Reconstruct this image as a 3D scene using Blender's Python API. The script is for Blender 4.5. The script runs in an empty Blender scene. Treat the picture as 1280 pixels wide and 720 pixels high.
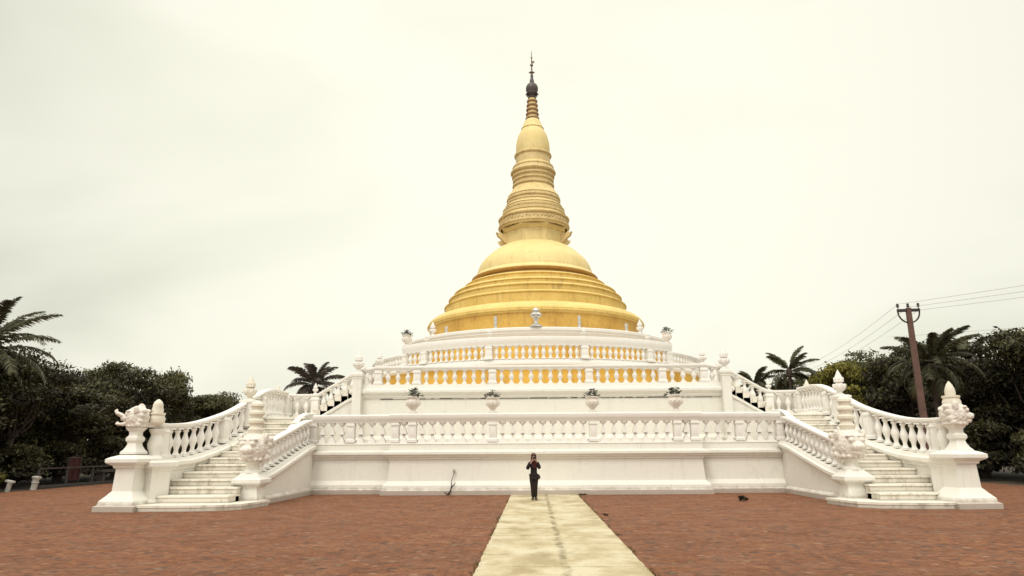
import bpy, bmesh, math, random
import numpy as np
from mathutils import Vector, Matrix, noise
R = math.radians
scene = bpy.context.scene
col = scene.collection
random.seed(7)

# ------------------------------------------------------------------ materials
def new_mat(name):
    m = bpy.data.materials.new(name); m.use_nodes = True
    nt = m.node_tree; b = nt.nodes['Principled BSDF']
    return m, nt, b
def N(nt, t, **kw):
    n = nt.nodes.new(t)
    for k, v in kw.items(): setattr(n, k, v)
    return n
def ramp(nt, src, stops, interp='LINEAR'):
    r = N(nt, 'ShaderNodeValToRGB'); r.color_ramp.interpolation = interp
    e = r.color_ramp.elements
    while len(e) < len(stops): e.new(.5)
    for i, (p, c) in enumerate(stops):
        e[i].position = p
        e[i].color = (c, c, c, 1) if isinstance(c, (int, float)) else (*c, 1)
    nt.links.new(src, r.inputs[0]); return r.outputs[0]
def coords(nt, kind='Object', scale=(1, 1, 1)):
    tc = N(nt, 'ShaderNodeTexCoord'); mp = N(nt, 'ShaderNodeMapping')
    mp.inputs['Scale'].default_value = scale
    nt.links.new(tc.outputs[kind], mp.inputs[0]); return mp.outputs[0]
def world_pos(nt, scale=(1, 1, 1)):
    g = N(nt, 'ShaderNodeNewGeometry'); mp = N(nt, 'ShaderNodeMapping')
    mp.inputs['Scale'].default_value = scale
    nt.links.new(g.outputs['Position'], mp.inputs[0]); return mp.outputs[0]
def noise_t(nt, vec, sc, det=5, rough=.6, dist=0):
    n = N(nt, 'ShaderNodeTexNoise'); n.inputs['Scale'].default_value = sc
    n.inputs['Detail'].default_value = det; n.inputs['Roughness'].default_value = rough
    n.inputs['Distortion'].default_value = dist
    nt.links.new(vec, n.inputs['Vector']); return n.outputs['Fac']
def mix(nt, fac, a, b, mode='MIX'):
    n = N(nt, 'ShaderNodeMix', data_type='RGBA', blend_type=mode)
    for s, v in ((n.inputs[0], fac), (n.inputs[6], a), (n.inputs[7], b)):
        if hasattr(v, 'links'): nt.links.new(v, s)
        elif isinstance(v, (int, float)): s.default_value = v
        else: s.default_value = (*v, 1)
    return n.outputs[2]
def mth(nt, op, a, b=None):
    n = N(nt, 'ShaderNodeMath', operation=op)
    for i, v in enumerate((a, b)):
        if v is None: continue
        if hasattr(v, 'links'): nt.links.new(v, n.inputs[i])
        else: n.inputs[i].default_value = v
    return n.outputs[0]
def bump(nt, b, h, st, dist=.02):
    n = N(nt, 'ShaderNodeBump'); n.inputs['Strength'].default_value = st
    n.inputs['Distance'].default_value = dist
    nt.links.new(h, n.inputs['Height']); nt.links.new(n.outputs[0], b.inputs['Normal'])
def upfac(nt, lo, hi):
    g = N(nt, 'ShaderNodeNewGeometry'); s = N(nt, 'ShaderNodeSeparateXYZ')
    nt.links.new(g.outputs['Normal'], s.inputs[0])
    return ramp(nt, s.outputs['Z'], [(lo, 0), (hi, 1)])

def plaster(name, base, grime_shade=.5, dirt_shade=(.20, .17, .13), rough=.75, aod=.35):
    m, nt, b = new_mat(name)
    w = world_pos(nt); ws = world_pos(nt, (2.2, 2.2, .28))
    patch = ramp(nt, noise_t(nt, w, .7, 6), [(.35, 0), (.75, 1)])
    blot = ramp(nt, noise_t(nt, world_pos(nt, (1, 1, .7)), .55, 8, .72), [(.60, 0), (.72, 1)])
    streak = ramp(nt, noise_t(nt, ws, 2.2, 6, .7), [(.53, 0), (.8, 1)])
    fine = ramp(nt, noise_t(nt, w, 9, 8, .75), [(.56, 0), (.78, 1)])
    c = mix(nt, mth(nt, 'MULTIPLY', patch, .25 * grime_shade), base, tuple(x * .82 for x in base))
    c = mix(nt, mth(nt, 'MULTIPLY', blot, .5 * grime_shade), c, (.46, .40, .31))
    c = mix(nt, mth(nt, 'MULTIPLY', streak, .32 * grime_shade), c, dirt_shade)
    c = mix(nt, mth(nt, 'MULTIPLY', fine, .4 * grime_shade), c, dirt_shade)
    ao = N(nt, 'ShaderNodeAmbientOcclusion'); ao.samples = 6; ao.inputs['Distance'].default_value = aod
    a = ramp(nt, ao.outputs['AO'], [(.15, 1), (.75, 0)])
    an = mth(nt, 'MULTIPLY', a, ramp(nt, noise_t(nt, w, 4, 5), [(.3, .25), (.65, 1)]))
    c = mix(nt, mth(nt, 'MULTIPLY', an, .95 * grime_shade), c, dirt_shade)  # corner grime plus shade painted into recesses and under mouldings
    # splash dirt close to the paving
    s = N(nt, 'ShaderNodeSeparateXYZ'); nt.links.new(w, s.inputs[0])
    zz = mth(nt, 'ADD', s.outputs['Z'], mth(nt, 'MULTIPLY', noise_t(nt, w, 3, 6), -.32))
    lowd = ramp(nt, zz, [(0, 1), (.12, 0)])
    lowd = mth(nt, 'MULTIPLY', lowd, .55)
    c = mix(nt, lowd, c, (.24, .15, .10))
    nt.links.new(c, b.inputs['Base Color']); b.inputs['Roughness'].default_value = rough
    b.inputs['Specular IOR Level'].default_value = .3
    h = mth(nt, 'ADD', noise_t(nt, w, 14, 6), mth(nt, 'MULTIPLY', noise_t(nt, w, 1.6, 3), 2.0))
    bump(nt, b, h, .22, .02)
    return m
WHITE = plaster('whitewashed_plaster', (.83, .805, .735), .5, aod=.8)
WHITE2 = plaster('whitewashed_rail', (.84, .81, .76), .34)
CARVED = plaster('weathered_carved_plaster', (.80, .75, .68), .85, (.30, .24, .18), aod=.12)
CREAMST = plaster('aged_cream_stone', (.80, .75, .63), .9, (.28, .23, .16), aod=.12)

def step_mat():
    m, nt, b = new_mat('worn_step_stone')
    w = world_pos(nt); ws = world_pos(nt, (1, 1, .4))
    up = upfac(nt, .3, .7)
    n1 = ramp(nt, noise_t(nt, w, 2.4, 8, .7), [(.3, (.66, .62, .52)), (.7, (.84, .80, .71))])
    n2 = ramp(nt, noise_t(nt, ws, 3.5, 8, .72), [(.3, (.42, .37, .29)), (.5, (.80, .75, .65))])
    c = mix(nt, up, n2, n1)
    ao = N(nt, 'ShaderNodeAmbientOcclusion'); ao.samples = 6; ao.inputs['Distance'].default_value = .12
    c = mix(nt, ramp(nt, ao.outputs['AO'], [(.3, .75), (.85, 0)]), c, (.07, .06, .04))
    nt.links.new(c, b.inputs['Base Color']); b.inputs['Roughness'].default_value = .85
    bump(nt, b, noise_t(nt, w, 18, 6), .35, .02)
    return m
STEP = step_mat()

def gold_mat(name, c1, c2, stain_shade, st_amt, rough=.62, relief=False, hi=(.86, .66, .27)):
    m, nt, b = new_mat(name)
    w = world_pos(nt); ws = world_pos(nt, (1.6, 1.6, .35))
    c = mix(nt, ramp(nt, noise_t(nt, w, .8, 6), [(.35, 0), (.68, 1)]), c1, c2)
    c = mix(nt, mth(nt, 'MULTIPLY', ramp(nt, noise_t(nt, ws, 2.0, 7, .7), [(.52, 0), (.78, 1)]), st_amt), c, stain_shade)
    c = mix(nt, mth(nt, 'MULTIPLY', ramp(nt, noise_t(nt, w, 6, 8, .75), [(.57, 0), (.75, 1)]), st_amt), c, stain_shade)
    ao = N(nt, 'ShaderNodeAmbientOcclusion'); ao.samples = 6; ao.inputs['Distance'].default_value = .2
    c = mix(nt, ramp(nt, ao.outputs['AO'], [(.25, .6), (.85, 0)]), c, stain_shade)  # stains in the creases plus shade painted below the ring lips
    c = mix(nt, mth(nt, 'MULTIPLY', upfac(nt, .25, .6), .4), c, hi)  # upward lips coloured paler, a painted sunlit highlight
    nt.links.new(c, b.inputs['Base Color']); b.inputs['Roughness'].default_value = rough
    b.inputs['Specular IOR Level'].default_value = .4
    b.inputs['Metallic'].default_value = .12
    h = noise_t(nt, w, 10, 6)
    if relief:
        v = N(nt, 'ShaderNodeTexVoronoi'); v.inputs['Scale'].default_value = 7
        nt.links.new(w, v.inputs['Vector'])
        h = mth(nt, 'ADD', h, mth(nt, 'MULTIPLY', v.outputs['Distance'], 2))
    bump(nt, b, h, .25, .04)
    return m
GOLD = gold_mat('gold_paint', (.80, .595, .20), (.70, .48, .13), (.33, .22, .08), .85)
GOLDHI = gold_mat('hazed_pale_gold', (.83, .675, .33), (.75, .58, .25), (.40, .29, .13), .6)  # gold of the upper stupa, its haze glow put into the colour
GOLDREL = gold_mat('carved_gold', (.77, .61, .31), (.68, .51, .24), (.30, .19, .09), .75, .6, True)  # spire gold lightened and dulled, haze put into the colour
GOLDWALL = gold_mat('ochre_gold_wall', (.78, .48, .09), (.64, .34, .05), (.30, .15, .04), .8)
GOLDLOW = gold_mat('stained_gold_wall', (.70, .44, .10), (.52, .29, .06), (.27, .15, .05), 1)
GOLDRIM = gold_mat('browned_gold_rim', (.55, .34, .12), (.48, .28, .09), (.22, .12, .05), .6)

def simple(name, c, rough=.6, metal=0, var=.25, sc=5, spec=.5):
    m, nt, b = new_mat(name)
    w = coords(nt)
    d = tuple(x * (1 - var) for x in c); l = tuple(min(1, x * (1 + var)) for x in c)
    cc = ramp(nt, noise_t(nt, w, sc, 6, .65), [(.3, d), (.7, l)])
    nt.links.new(cc, b.inputs['Base Color']); b.inputs['Roughness'].default_value = rough
    b.inputs['Metallic'].default_value = metal; b.inputs['Specular IOR Level'].default_value = spec
    bump(nt, b, noise_t(nt, w, sc * 3, 4), .2, .01)
    return m
HTI = simple('tarnished_iron', (.10, .085, .08), .5, .5)
SPIKE = simple('weathered_copper_rod', (.24, .17, .13), .5, .3)
COPPER = simple('brown_ring_paint', (.40, .24, .13), .55, .1, .3, 3)
SILVER = simple('silvered_concrete', (.62, .61, .58), .3, .6, .3, 7)
POLE = simple('reddish_concrete_pole', (.13, .07, .055), .85, 0, .25, 4)
DARKMET = simple('dark_iron', (.045, .035, .032), .6, .3)
WIRE = simple('grey_wire', (.30, .29, .27), .6)
TRUNK = simple('grey_brown_bark', (.075, .055, .045), .9, 0, .4, 6)
SKIN = simple('skin', (.42, .25, .17), .55, 0, .08)
CLOTH = simple('black_cloth', (.022, .016, .017), .85, 0, .3, 12, .2)
TROUS = simple('dark_brown_cloth', (.024, .017, .015), .85, 0, .3, 12, .2)
SCARF = simple('maroon_scarf_cloth', (.075, .022, .022), .9, 0, .4, 20, .2)
HAIR = simple('auburn_hair', (.075, .026, .016), .5, 0, .4, 30)
BOOT = simple('dark_leather', (.03, .02, .016), .5, 0, .2)
BLACK = simple('black_plastic', (.015, .015, .016), .35, 0, .1)
CREAMP = simple('weathered_white_paint', (.50, .48, .44), .7, 0, .2)
RED = simple('dark_red_cloth', (.045, .009, .010), .9, 0, .3)
GREYC = simple('grey_concrete', (.055, .047, .042), .9, 0, .3)
STRAW = simple('dry_leaf', (.05, .03, .02), .9, 0, .4)

def leaf_mat(name, c1, c2, c3, trans=.15):
    m, nt, b = new_mat(name)
    g = N(nt, 'ShaderNodeAttribute'); g.attribute_name = 'tint'
    oi = N(nt, 'ShaderNodeObjectInfo')
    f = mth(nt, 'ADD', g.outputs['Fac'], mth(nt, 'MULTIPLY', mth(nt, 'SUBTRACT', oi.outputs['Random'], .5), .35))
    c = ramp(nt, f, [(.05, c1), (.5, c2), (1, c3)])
    nt.links.new(c, b.inputs['Base Color']); b.inputs['Roughness'].default_value = .55
    b.inputs['Specular IOR Level'].default_value = .25
    tr = N(nt, 'ShaderNodeBsdfTranslucent'); nt.links.new(c, tr.inputs[0])
    mx = N(nt, 'ShaderNodeMixShader'); mx.inputs[0].default_value = trans
    out = nt.nodes['Material Output']
    nt.links.new(b.outputs[0], mx.inputs[1]); nt.links.new(tr.outputs[0], mx.inputs[2])
    nt.links.new(mx.outputs[0], out.inputs[0])
    return m
LEAF = leaf_mat('dark_leaves', (.018, .014, .010), (.050, .046, .020), (.13, .125, .045))  # darkest leaf tone lifted, warm haze put into the colour
LEAFY = leaf_mat('yellow_green_leaves', (.04, .038, .010), (.15, .135, .025), (.30, .27, .05))
PALM = leaf_mat('palm_leaflets', (.022, .018, .012), (.060, .058, .028), (.13, .13, .062), .1)
PALMHAZE = leaf_mat('hazed_palm_leaflets', (.045, .034, .030), (.075, .060, .050), (.115, .096, .074), .1)  # brown-grey haze put into the leaflet colour of the distant palm
FERN = leaf_mat('dark_potted_leaves', (.05, .05, .042), (.17, .18, .145), (.36, .37, .30), .1)

# ------------------------------------------------------------------ mesh builder
class MB:
    def __init__(s): s.v = []; s.f = []; s.m = []
    def add(s, vs, fs, mi=0):
        o = len(s.v); s.v += [tuple(v) for v in vs]
        s.f += [tuple(i + o for i in f) for f in fs]; s.m += [mi] * len(fs)
    def box(s, x0, x1, y0, y1, z0, z1, mi=0, tap=0):
        a = tap
        s.add([(x0, y0, z0), (x1, y0, z0), (x1, y1, z0), (x0, y1, z0), (x0 + a, y0 + a, z1), (x1 - a, y0 + a, z1), (x1 - a, y1 - a, z1), (x0 + a, y1 - a, z1)],
              [(3, 2, 1, 0), (4, 5, 6, 7), (0, 1, 5, 4), (1, 2, 6, 5), (2, 3, 7, 6), (3, 0, 4, 7)], mi)
    def lathe(s, prof, n=24, c=(0, 0), mi=0, a0=0, cap=True, square=False):
        vs = []; k = math.sqrt(2) if square else 1
        for r, z in prof:
            for i in range(n):
                a = a0 + 2 * math.pi * i / n
                vs.append((c[0] + r * k * math.cos(a), c[1] + r * k * math.sin(a), z))
        fs = []
        for j in range(len(prof) - 1):
            for i in range(n):
                k2 = (i + 1) % n
                fs.append((j * n + i, j * n + k2, (j + 1) * n + k2, (j + 1) * n + i))
        if cap:
            fs.append(tuple(range(n))[::-1]); fs.append(tuple((len(prof) - 1) * n + i for i in range(n)))
        s.add(vs, fs, mi)
    def tube(s, pts, rad, n=8, mi=0):
        pts = [Vector(p) for p in pts]; vs = []; L = len(pts)
        up = Vector((0, 0, 1))
        for i, p in enumerate(pts):
            t = (pts[min(i + 1, L - 1)] - pts[max(i - 1, 0)]).normalized()
            u = t.cross(up) if abs(t.z) < .98 else t.cross(Vector((0, 1, 0)))
            u.normalize(); w = u.cross(t).normalized()
            r = rad[i] if isinstance(rad, (list, tuple)) else rad
            for k in range(n):
                a = 2 * math.pi * k / n
                vs.append(p + u * (r * math.cos(a)) + w * (r * math.sin(a)))
        fs = []
        for j in range(L - 1):
            for i in range(n):
                k2 = (i + 1) % n
                fs.append((j * n + i, j * n + k2, (j + 1) * n + k2, (j + 1) * n + i))
        fs.append(tuple(range(n))[::-1]); fs.append(tuple((L - 1) * n + i for i in range(n)))
        s.add(vs, fs, mi)
    def sweep(s, path, prof, loop=False, closed_prof=False, cap=True, mi=0):
        # path [(x,y,z)], prof [(offset to the right of travel, z)] or function(i)
        P = [Vector((p[0], p[1])) for p in path]; n = len(P); vs = []
        m = None
        for i in range(n):
            pr = prof(i) if callable(prof) else prof
            m = len(pr)
            a = P[i] - P[i - 1] if (i > 0 or loop) else P[1] - P[0]
            b = P[(i + 1) % n] - P[i] if (i < n - 1 or loop) else P[n - 1] - P[n - 2]
            a = a.normalized(); b = b.normalized()
            na = Vector((a.y, -a.x)); nb = Vector((b.y, -b.x))
            nn = (na + nb).normalized(); nn = nn / max(.35, nn.dot(na))
            for o, z in pr: vs.append((P[i].x + nn.x * o, P[i].y + nn.y * o, path[i][2] + z))
        fs = []
        for i in range(n if loop else n - 1):
            i2 = (i + 1) % n
            for j in range(m if closed_prof else m - 1):
                j2 = (j + 1) % m
                fs.append((i * m + j, i2 * m + j, i2 * m + j2, i * m + j2))
        if closed_prof and cap and not loop:
            fs.append(tuple(range(m))[::-1][::-1]); fs.append(tuple((n - 1) * m + j for j in range(m))[::-1])
        s.add(vs, fs, mi)
    def ell(s, c, r, seg=12, ring=8, mi=0, rot=None):
        vs = []; fs = []
        M = rot or Matrix.Identity(3)
        for j in range(ring + 1):
            th = math.pi * j / ring
            for i in range(seg):
                a = 2 * math.pi * i / seg
                v = M @ Vector((r[0] * math.sin(th) * math.cos(a), r[1] * math.sin(th) * math.sin(a), -r[2] * math.cos(th)))
                vs.append((c[0] + v.x, c[1] + v.y, c[2] + v.z))
        for j in range(ring):
            for i in range(seg):
                k2 = (i + 1) % seg
                fs.append((j * seg + i, j * seg + k2, (j + 1) * seg + k2, (j + 1) * seg + i))
        s.add(vs, fs, mi)
    def mesh(s, name, mats, smooth=35, fix=True):
        me = bpy.data.meshes.new(name)
        me.from_pydata(s.v, [], s.f)
        if not isinstance(mats, (list, tuple)): mats = [mats]
        for m in mats: me.materials.append(m)
        me.polygons.foreach_set('material_index', s.m)
        if fix:
            bm = bmesh.new(); bm.from_mesh(me)
            bmesh.ops.remove_doubles(bm, verts=bm.verts, dist=1e-5)
            bmesh.ops.recalc_face_normals(bm, faces=bm.faces)
            bm.to_mesh(me); bm.free()
        if smooth:
            me.shade_smooth(); me.set_sharp_from_angle(angle=R(smooth))
        me.update(); return me
    def build(s, name, mats, parent=None, loc=None, smooth=35):
        return link(name, s.mesh(name, mats, smooth), parent, loc)
def link(name, data, parent=None, loc=None, rotz=0, scale=None):
    o = bpy.data.objects.new(name, data); col.objects.link(o)
    if parent: o.parent = parent
    if loc is not None: o.location = loc
    if rotz: o.rotation_euler = (0, 0, rotz)
    if scale is not None: o.scale = scale
    return o
def tag(o, label, cat, group=None):
    o['label'] = label; o['category'] = cat
    if group: o['group'] = group
    return o
def thing(name, label, cat, loc=(0, 0, 0), rotz=0, group=None):
    o = link(name, None, None, loc, rotz); o.empty_display_size = .2
    return tag(o, label, cat, group)
def struct(o): o['kind'] = 'structure'; return o
def dup(root, loc, rotz, label, group=None, scale=None):
    r = root.copy(); col.objects.link(r); r.location = loc; r.rotation_euler = (0, 0, rotz)
    r['label'] = label
    if group: r['group'] = group
    if scale is not None: r.scale = scale
    for ch in list(root.children):
        c = ch.copy(); col.objects.link(c); c.parent = r
        for g in list(ch.children):
            d = g.copy(); col.objects.link(d); d.parent = c
    return r
def catmull(pts, sub=6):
    P = [Vector(p) for p in pts]; P = [2 * P[0] - P[1]] + P + [2 * P[-1] - P[-2]]
    out = []
    for i in range(1, len(P) - 2):
        for k in range(sub):
            t = k / sub; a, b, c, d = P[i - 1], P[i], P[i + 1], P[i + 2]
            out.append(.5 * ((2 * b) + (c - a) * t + (2 * a - 5 * b + 4 * c - d) * t * t + (3 * b - a - 3 * c + d) * t ** 3))
    out.append(P[-2]); return [tuple(v) for v in out]
def resample(path):
    P = [Vector(p) for p in path]; L = [0]
    for i in range(1, len(P)): L.append(L[-1] + (P[i].xy - P[i - 1].xy).length)
    def at(s):
        s = max(0, min(L[-1], s))
        for i in range(1, len(P)):
            if s <= L[i] + 1e-9:
                t = (s - L[i - 1]) / max(1e-9, L[i] - L[i - 1])
                d = (P[i] - P[i - 1]); return P[i - 1].lerp(P[i], t), math.atan2(d.y, d.x)
    return L, at

# ------------------------------------------------------------------ ground
def ground_mats():
    m, nt, b = new_mat('brick_paving')
    w = world_pos(nt)
    # slightly wandering courses
    nz = N(nt, 'ShaderNodeTexNoise'); nz.inputs['Scale'].default_value = 1.3; nt.links.new(w, nz.inputs['Vector'])
    wob = N(nt, 'ShaderNodeVectorMath', operation='MULTIPLY_ADD')
    wob.inputs[1].default_value = (.22, .22, 0); nt.links.new(nz.outputs['Color'], wob.inputs[0]); nt.links.new(w, wob.inputs[2])
    br = N(nt, 'ShaderNodeTexBrick'); br.offset = .5
    br.inputs['Scale'].default_value = 1; br.inputs['Brick Width'].default_value = .26
    br.inputs['Row Height'].default_value = .125; br.inputs['Mortar Size'].default_value = .012
    br.inputs['Mortar Smooth'].default_value = .4; br.inputs['Bias'].default_value = -.1
    br.inputs['Color1'].default_value = (.35, .135, .066, 1); br.inputs['Color2'].default_value = (.20, .088, .052, 1)
    br.inputs['Mortar'].default_value = (.085, .045, .032, 1)
    nt.links.new(wob.outputs[0], br.inputs['Vector'])
    wear = ramp(nt, noise_t(nt, w, 2.2, 9, .78), [(.38, 0), (.62, 1)])
    worn = ramp(nt, noise_t(nt, w, 6.5, 9, .8), [(.36, (.08, .045, .035)), (.45, (.24, .105, .058)), (.56, (.37, .165, .085)), (.64, (.56, .35, .22))])
    c = mix(nt, mth(nt, 'MULTIPLY', wear, .8), br.outputs['Color'], worn)
    # scattered dark, damp or broken bricks and pale chipped ones
    vo = N(nt, 'ShaderNodeTexVoronoi'); vo.inputs['Scale'].default_value = 7.5
    mp = world_pos(nt, (.8, 1.0, 1)); nt.links.new(mp, vo.inputs['Vector'])
    sp = N(nt, 'ShaderNodeSeparateColor'); nt.links.new(vo.outputs['Color'], sp.inputs[0])
    c = mix(nt, mth(nt, 'MULTIPLY', ramp(nt, sp.outputs[0], [(.80, 0), (.88, 1)]), .6), c, (.095, .062, .055))
    c = mix(nt, mth(nt, 'MULTIPLY', ramp(nt, sp.outputs[1], [(.88, 0), (.94, 1)]), .42), c, (.46, .28, .18))
    c = mix(nt, mth(nt, 'MULTIPLY', ramp(nt, sp.outputs[2], [(.68, 0), (.78, 1)]), .35), c, (.38, .17, .08))
    # large pale and dull patches, long mud streaks
    big = ramp(nt, noise_t(nt, world_pos(nt, (.35, 1, 1)), .55, 7, .65), [(.35, 0), (.7, 1)])
    c = mix(nt, mth(nt, 'MULTIPLY', big, .55), c, (.16, .075, .045))
    lt = ramp(nt, noise_t(nt, world_pos(nt, (.16, 1, 1)), 1.6, 8, .7), [(.64, 0), (.72, 1)])
    c = mix(nt, mth(nt, 'MULTIPLY', lt, .45), c, (.42, .25, .16))
    hf = ramp(nt, noise_t(nt, world_pos(nt, (1.4, 1, 1)), 5.5, 10, .85), [(.40, 0), (.47, .42), (.54, .55), (.61, 1)])
    c = mix(nt, 1.0, c, mix(nt, hf, (.58, .54, .48), (1.42, 1.22, .96)), 'MULTIPLY')
    vo2 = N(nt, 'ShaderNodeTexVoronoi'); vo2.inputs['Scale'].default_value = 3.1; nt.links.new(wob.outputs[0], vo2.inputs['Vector'])
    s2 = N(nt, 'ShaderNodeSeparateColor'); nt.links.new(vo2.outputs['Color'], s2.inputs[0])
    pat = ramp(nt, noise_t(nt, world_pos(nt, (.6, 1, 1)), 1.7, 8, .7), [(.40, 0), (.50, .35), (.60, 1)])
    c = mix(nt, mth(nt, 'MULTIPLY', pat, .28), c, (.36, .18, .10))
    spot = mth(nt, 'MULTIPLY', ramp(nt, s2.outputs[1], [(.66, 0), (.74, 1)]), ramp(nt, vo2.outputs['Distance'], [(.16, 1), (.34, 0)]))
    c = mix(nt, mth(nt, 'MULTIPLY', spot, .75), c, (.055, .038, .034))
    spot2 = mth(nt, 'MULTIPLY', ramp(nt, s2.outputs[2], [(.80, 0), (.86, 1)]), ramp(nt, vo2.outputs['Distance'], [(.10, 1), (.25, 0)]))
    c = mix(nt, mth(nt, 'MULTIPLY', spot2, .7), c, (.42, .27, .17))
    nt.links.new(c, b.inputs['Base Color'])
    b.inputs['Specular IOR Level'].default_value = .25
    nt.links.new(ramp(nt, noise_t(nt, w, 1.2, 5), [(.35, .62), (.7, .9)]), b.inputs['Roughness'])
    h = mth(nt, 'ADD', mth(nt, 'MULTIPLY', br.outputs['Fac'], -.8), mth(nt, 'MULTIPLY', noise_t(nt, w, 9, 8, .7), 2.2))
    h = mth(nt, 'ADD', h, mth(nt, 'MULTIPLY', sp.outputs[0], .8))
    bump(nt, b, h, .9, .05)
    BR = m
    m, nt, b = new_mat('yellowed_concrete_path')
    w = world_pos(nt)
    c = ramp(nt, noise_t(nt, world_pos(nt, (1.2, .8, 1)), .9, 5, .6), [(.36, (.38, .305, .175)), (.48, (.50, .42, .26)), (.60, (.59, .52, .36))])
    c = mix(nt, mth(nt, 'MULTIPLY', ramp(nt, noise_t(nt, world_pos(nt, (1.1, .9, 1)), 1.9, 8, .7), [(.55, 0), (.66, 1)]), .6), c, (.30, .22, .12))
    c = mix(nt, mth(nt, 'MULTIPLY', ramp(nt, noise_t(nt, w, 14, 6, .7), [(.55, 0), (.75, 1)]), .3), c, (.25, .20, .12))
    br = N(nt, 'ShaderNodeTexBrick'); br.offset = 0; br.inputs['Scale'].default_value = 1
    br.inputs['Brick Width'].default_value = 5; br.inputs['Row Height'].default_value = 1.28
    br.inputs['Mortar Size'].default_value = .024; br.inputs['Mortar Smooth'].default_value = .3
    mp = world_pos(nt); nt.links.new(mp, br.inputs['Vector']); nt.nodes[mp.node.name].inputs['Location'].default_value = (2.5, .3, 0)
    jf = mth(nt, 'MULTIPLY', br.outputs['Fac'], ramp(nt, noise_t(nt, w, 2.5, 5), [(.4, .1), (.6, .7)]))
    c = mix(nt, jf, c, (.12, .095, .055))
    # cracked, mossy seam along the middle and scruffy margins
    s = N(nt, 'ShaderNodeSeparateXYZ'); nt.links.new(w, s.inputs[0])
    wobx = mth(nt, 'ADD', s.outputs['X'], mth(nt, 'MULTIPLY', mth(nt, 'SUBTRACT', noise_t(nt, world_pos(nt, (.0, 1, 0)), 1.5, 7, .7), .5), .30))
    seam = ramp(nt, mth(nt, 'ABSOLUTE', mth(nt, 'ADD', wobx, -.13)), [(.02, 1), (.09, 0)])
    sm = mth(nt, 'MULTIPLY', seam, ramp(nt, noise_t(nt, w, 2.8, 8, .75), [(.42, 0), (.56, 1)]))
    c = mix(nt, mth(nt, 'MULTIPLY', sm, .8), c, (.15, .115, .05))
    ed = mth(nt, 'ABSOLUTE', mth(nt, 'ADD', s.outputs['X'], -.12))
    ed = mth(nt, 'ADD', ed, mth(nt, 'MULTIPLY', noise_t(nt, w, 3, 6), .14))
    c = mix(nt, ramp(nt, ed, [(1.29, 0), (1.35, .85)]), c, (.17, .14, .05))
    nt.links.new(c, b.inputs['Base Color']); b.inputs['Roughness'].default_value = .8
    b.inputs['Specular IOR Level'].default_value = .3
    bump(nt, b, mth(nt, 'ADD', noise_t(nt, w, 8, 8, .7), mth(nt, 'MULTIPLY', mth(nt, 'ADD', sm, jf), -1.2)), .4, .02)
    PA = m
    m, nt, b = new_mat('dark_soil')
    w = world_pos(nt)
    c = ramp(nt, noise_t(nt, w, .8, 8, .7), [(.3, (.03, .022, .014)), (.7, (.075, .052, .03))])
    nt.links.new(c, b.inputs['Base Color']); b.inputs['Roughness'].default_value = .95
    bump(nt, b, noise_t(nt, w, 4, 6), .5, .05)
    return BR, PA, m
BRICK, PATHM, SOIL = ground_mats()
mb = MB(); mb.add([(-900, -200, -.012), (900, -200, -.012), (900, 1500, -.012), (-900, 1500, -.012)], [(0, 1, 2, 3)])
struct(mb.build('ground', SOIL, smooth=0))
mb = MB(); mb.add([(-24, -14, 0), (21.8, -14, 0), (21.8, 66, 0), (-24, 66, 0)], [(0, 1, 2, 3)])
struct(mb.build('brick_plaza', BRICK, smooth=0))
mb = MB(); PX0, PX1 = -1.24, 1.36
random.seed(3); ys = np.linspace(-6, 28.1, 160)
vl = [(PX0 + random.uniform(-.012, .012), y, .012) for y in ys]; vr = [(PX1 + random.uniform(-.012, .012), y, .012) for y in ys]
n = len(ys); mb.add(vl + vr, [(i, n + i, n + i + 1, i + 1) for i in range(n - 1)])
mb.add([(v[0], v[1], 0) for v in vl] + vl, [(i, i + 1, n + i + 1, n + i) for i in range(n - 1)])
mb.add([(v[0], v[1], 0) for v in vr] + vr, [(i, i + 1, n + i + 1, n + i) for i in range(n - 1)])
struct(mb.build('path', PATHM, smooth=0))

# ------------------------------------------------------------------ terraces
def tier_profile(top, flare=.3):
    return [(flare, 0), (flare, .17), (flare - .07, .21), (flare - .08, .36), (flare - .17, .47), (.06, .53), (.0, 1.36), (.06, 1.38), (.06, 1.44), (.15, 1.48), (.15, 1.52), (.25, 1.57), (.25, 1.66), (.16, 1.69), (.05, 1.72), (.03, 1.74), (.03, top - .06), (.06, top - .02), (.02, top), (-.5, top)]
lower = thing('lower_terrace', 'broad white lower terrace wall with projecting middle and moulded base, behind the path end', 'terrace')
P1 = [(-13, 48, 0), (-13, 36, 0), (-9.75, 32.5, 0), (-9.75, 28.9, 0), (-6.15, 28.9, 0), (-6.15, 28.2, 0), (6.4, 28.2, 0), (6.4, 28.9, 0), (10, 28.9, 0), (10, 32.5, 0), (13, 36, 0), (13, 48, 0)]
mb = MB(); mb.sweep(P1, tier_profile(2.0), cap=False); mb.build('wall', WHITE, lower, smooth=30)
mb = MB(); mb.add([(x, y, 1.985) for x, y, _ in P1], [tuple(range(len(P1)))]); mb.build('walkway_floor', STEP, lower, smooth=0)
mb = MB(); mb.box(-13, 13, 47.5, 58, 0, 2.0); mb.build('rear_platform', WHITE, lower)

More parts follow.
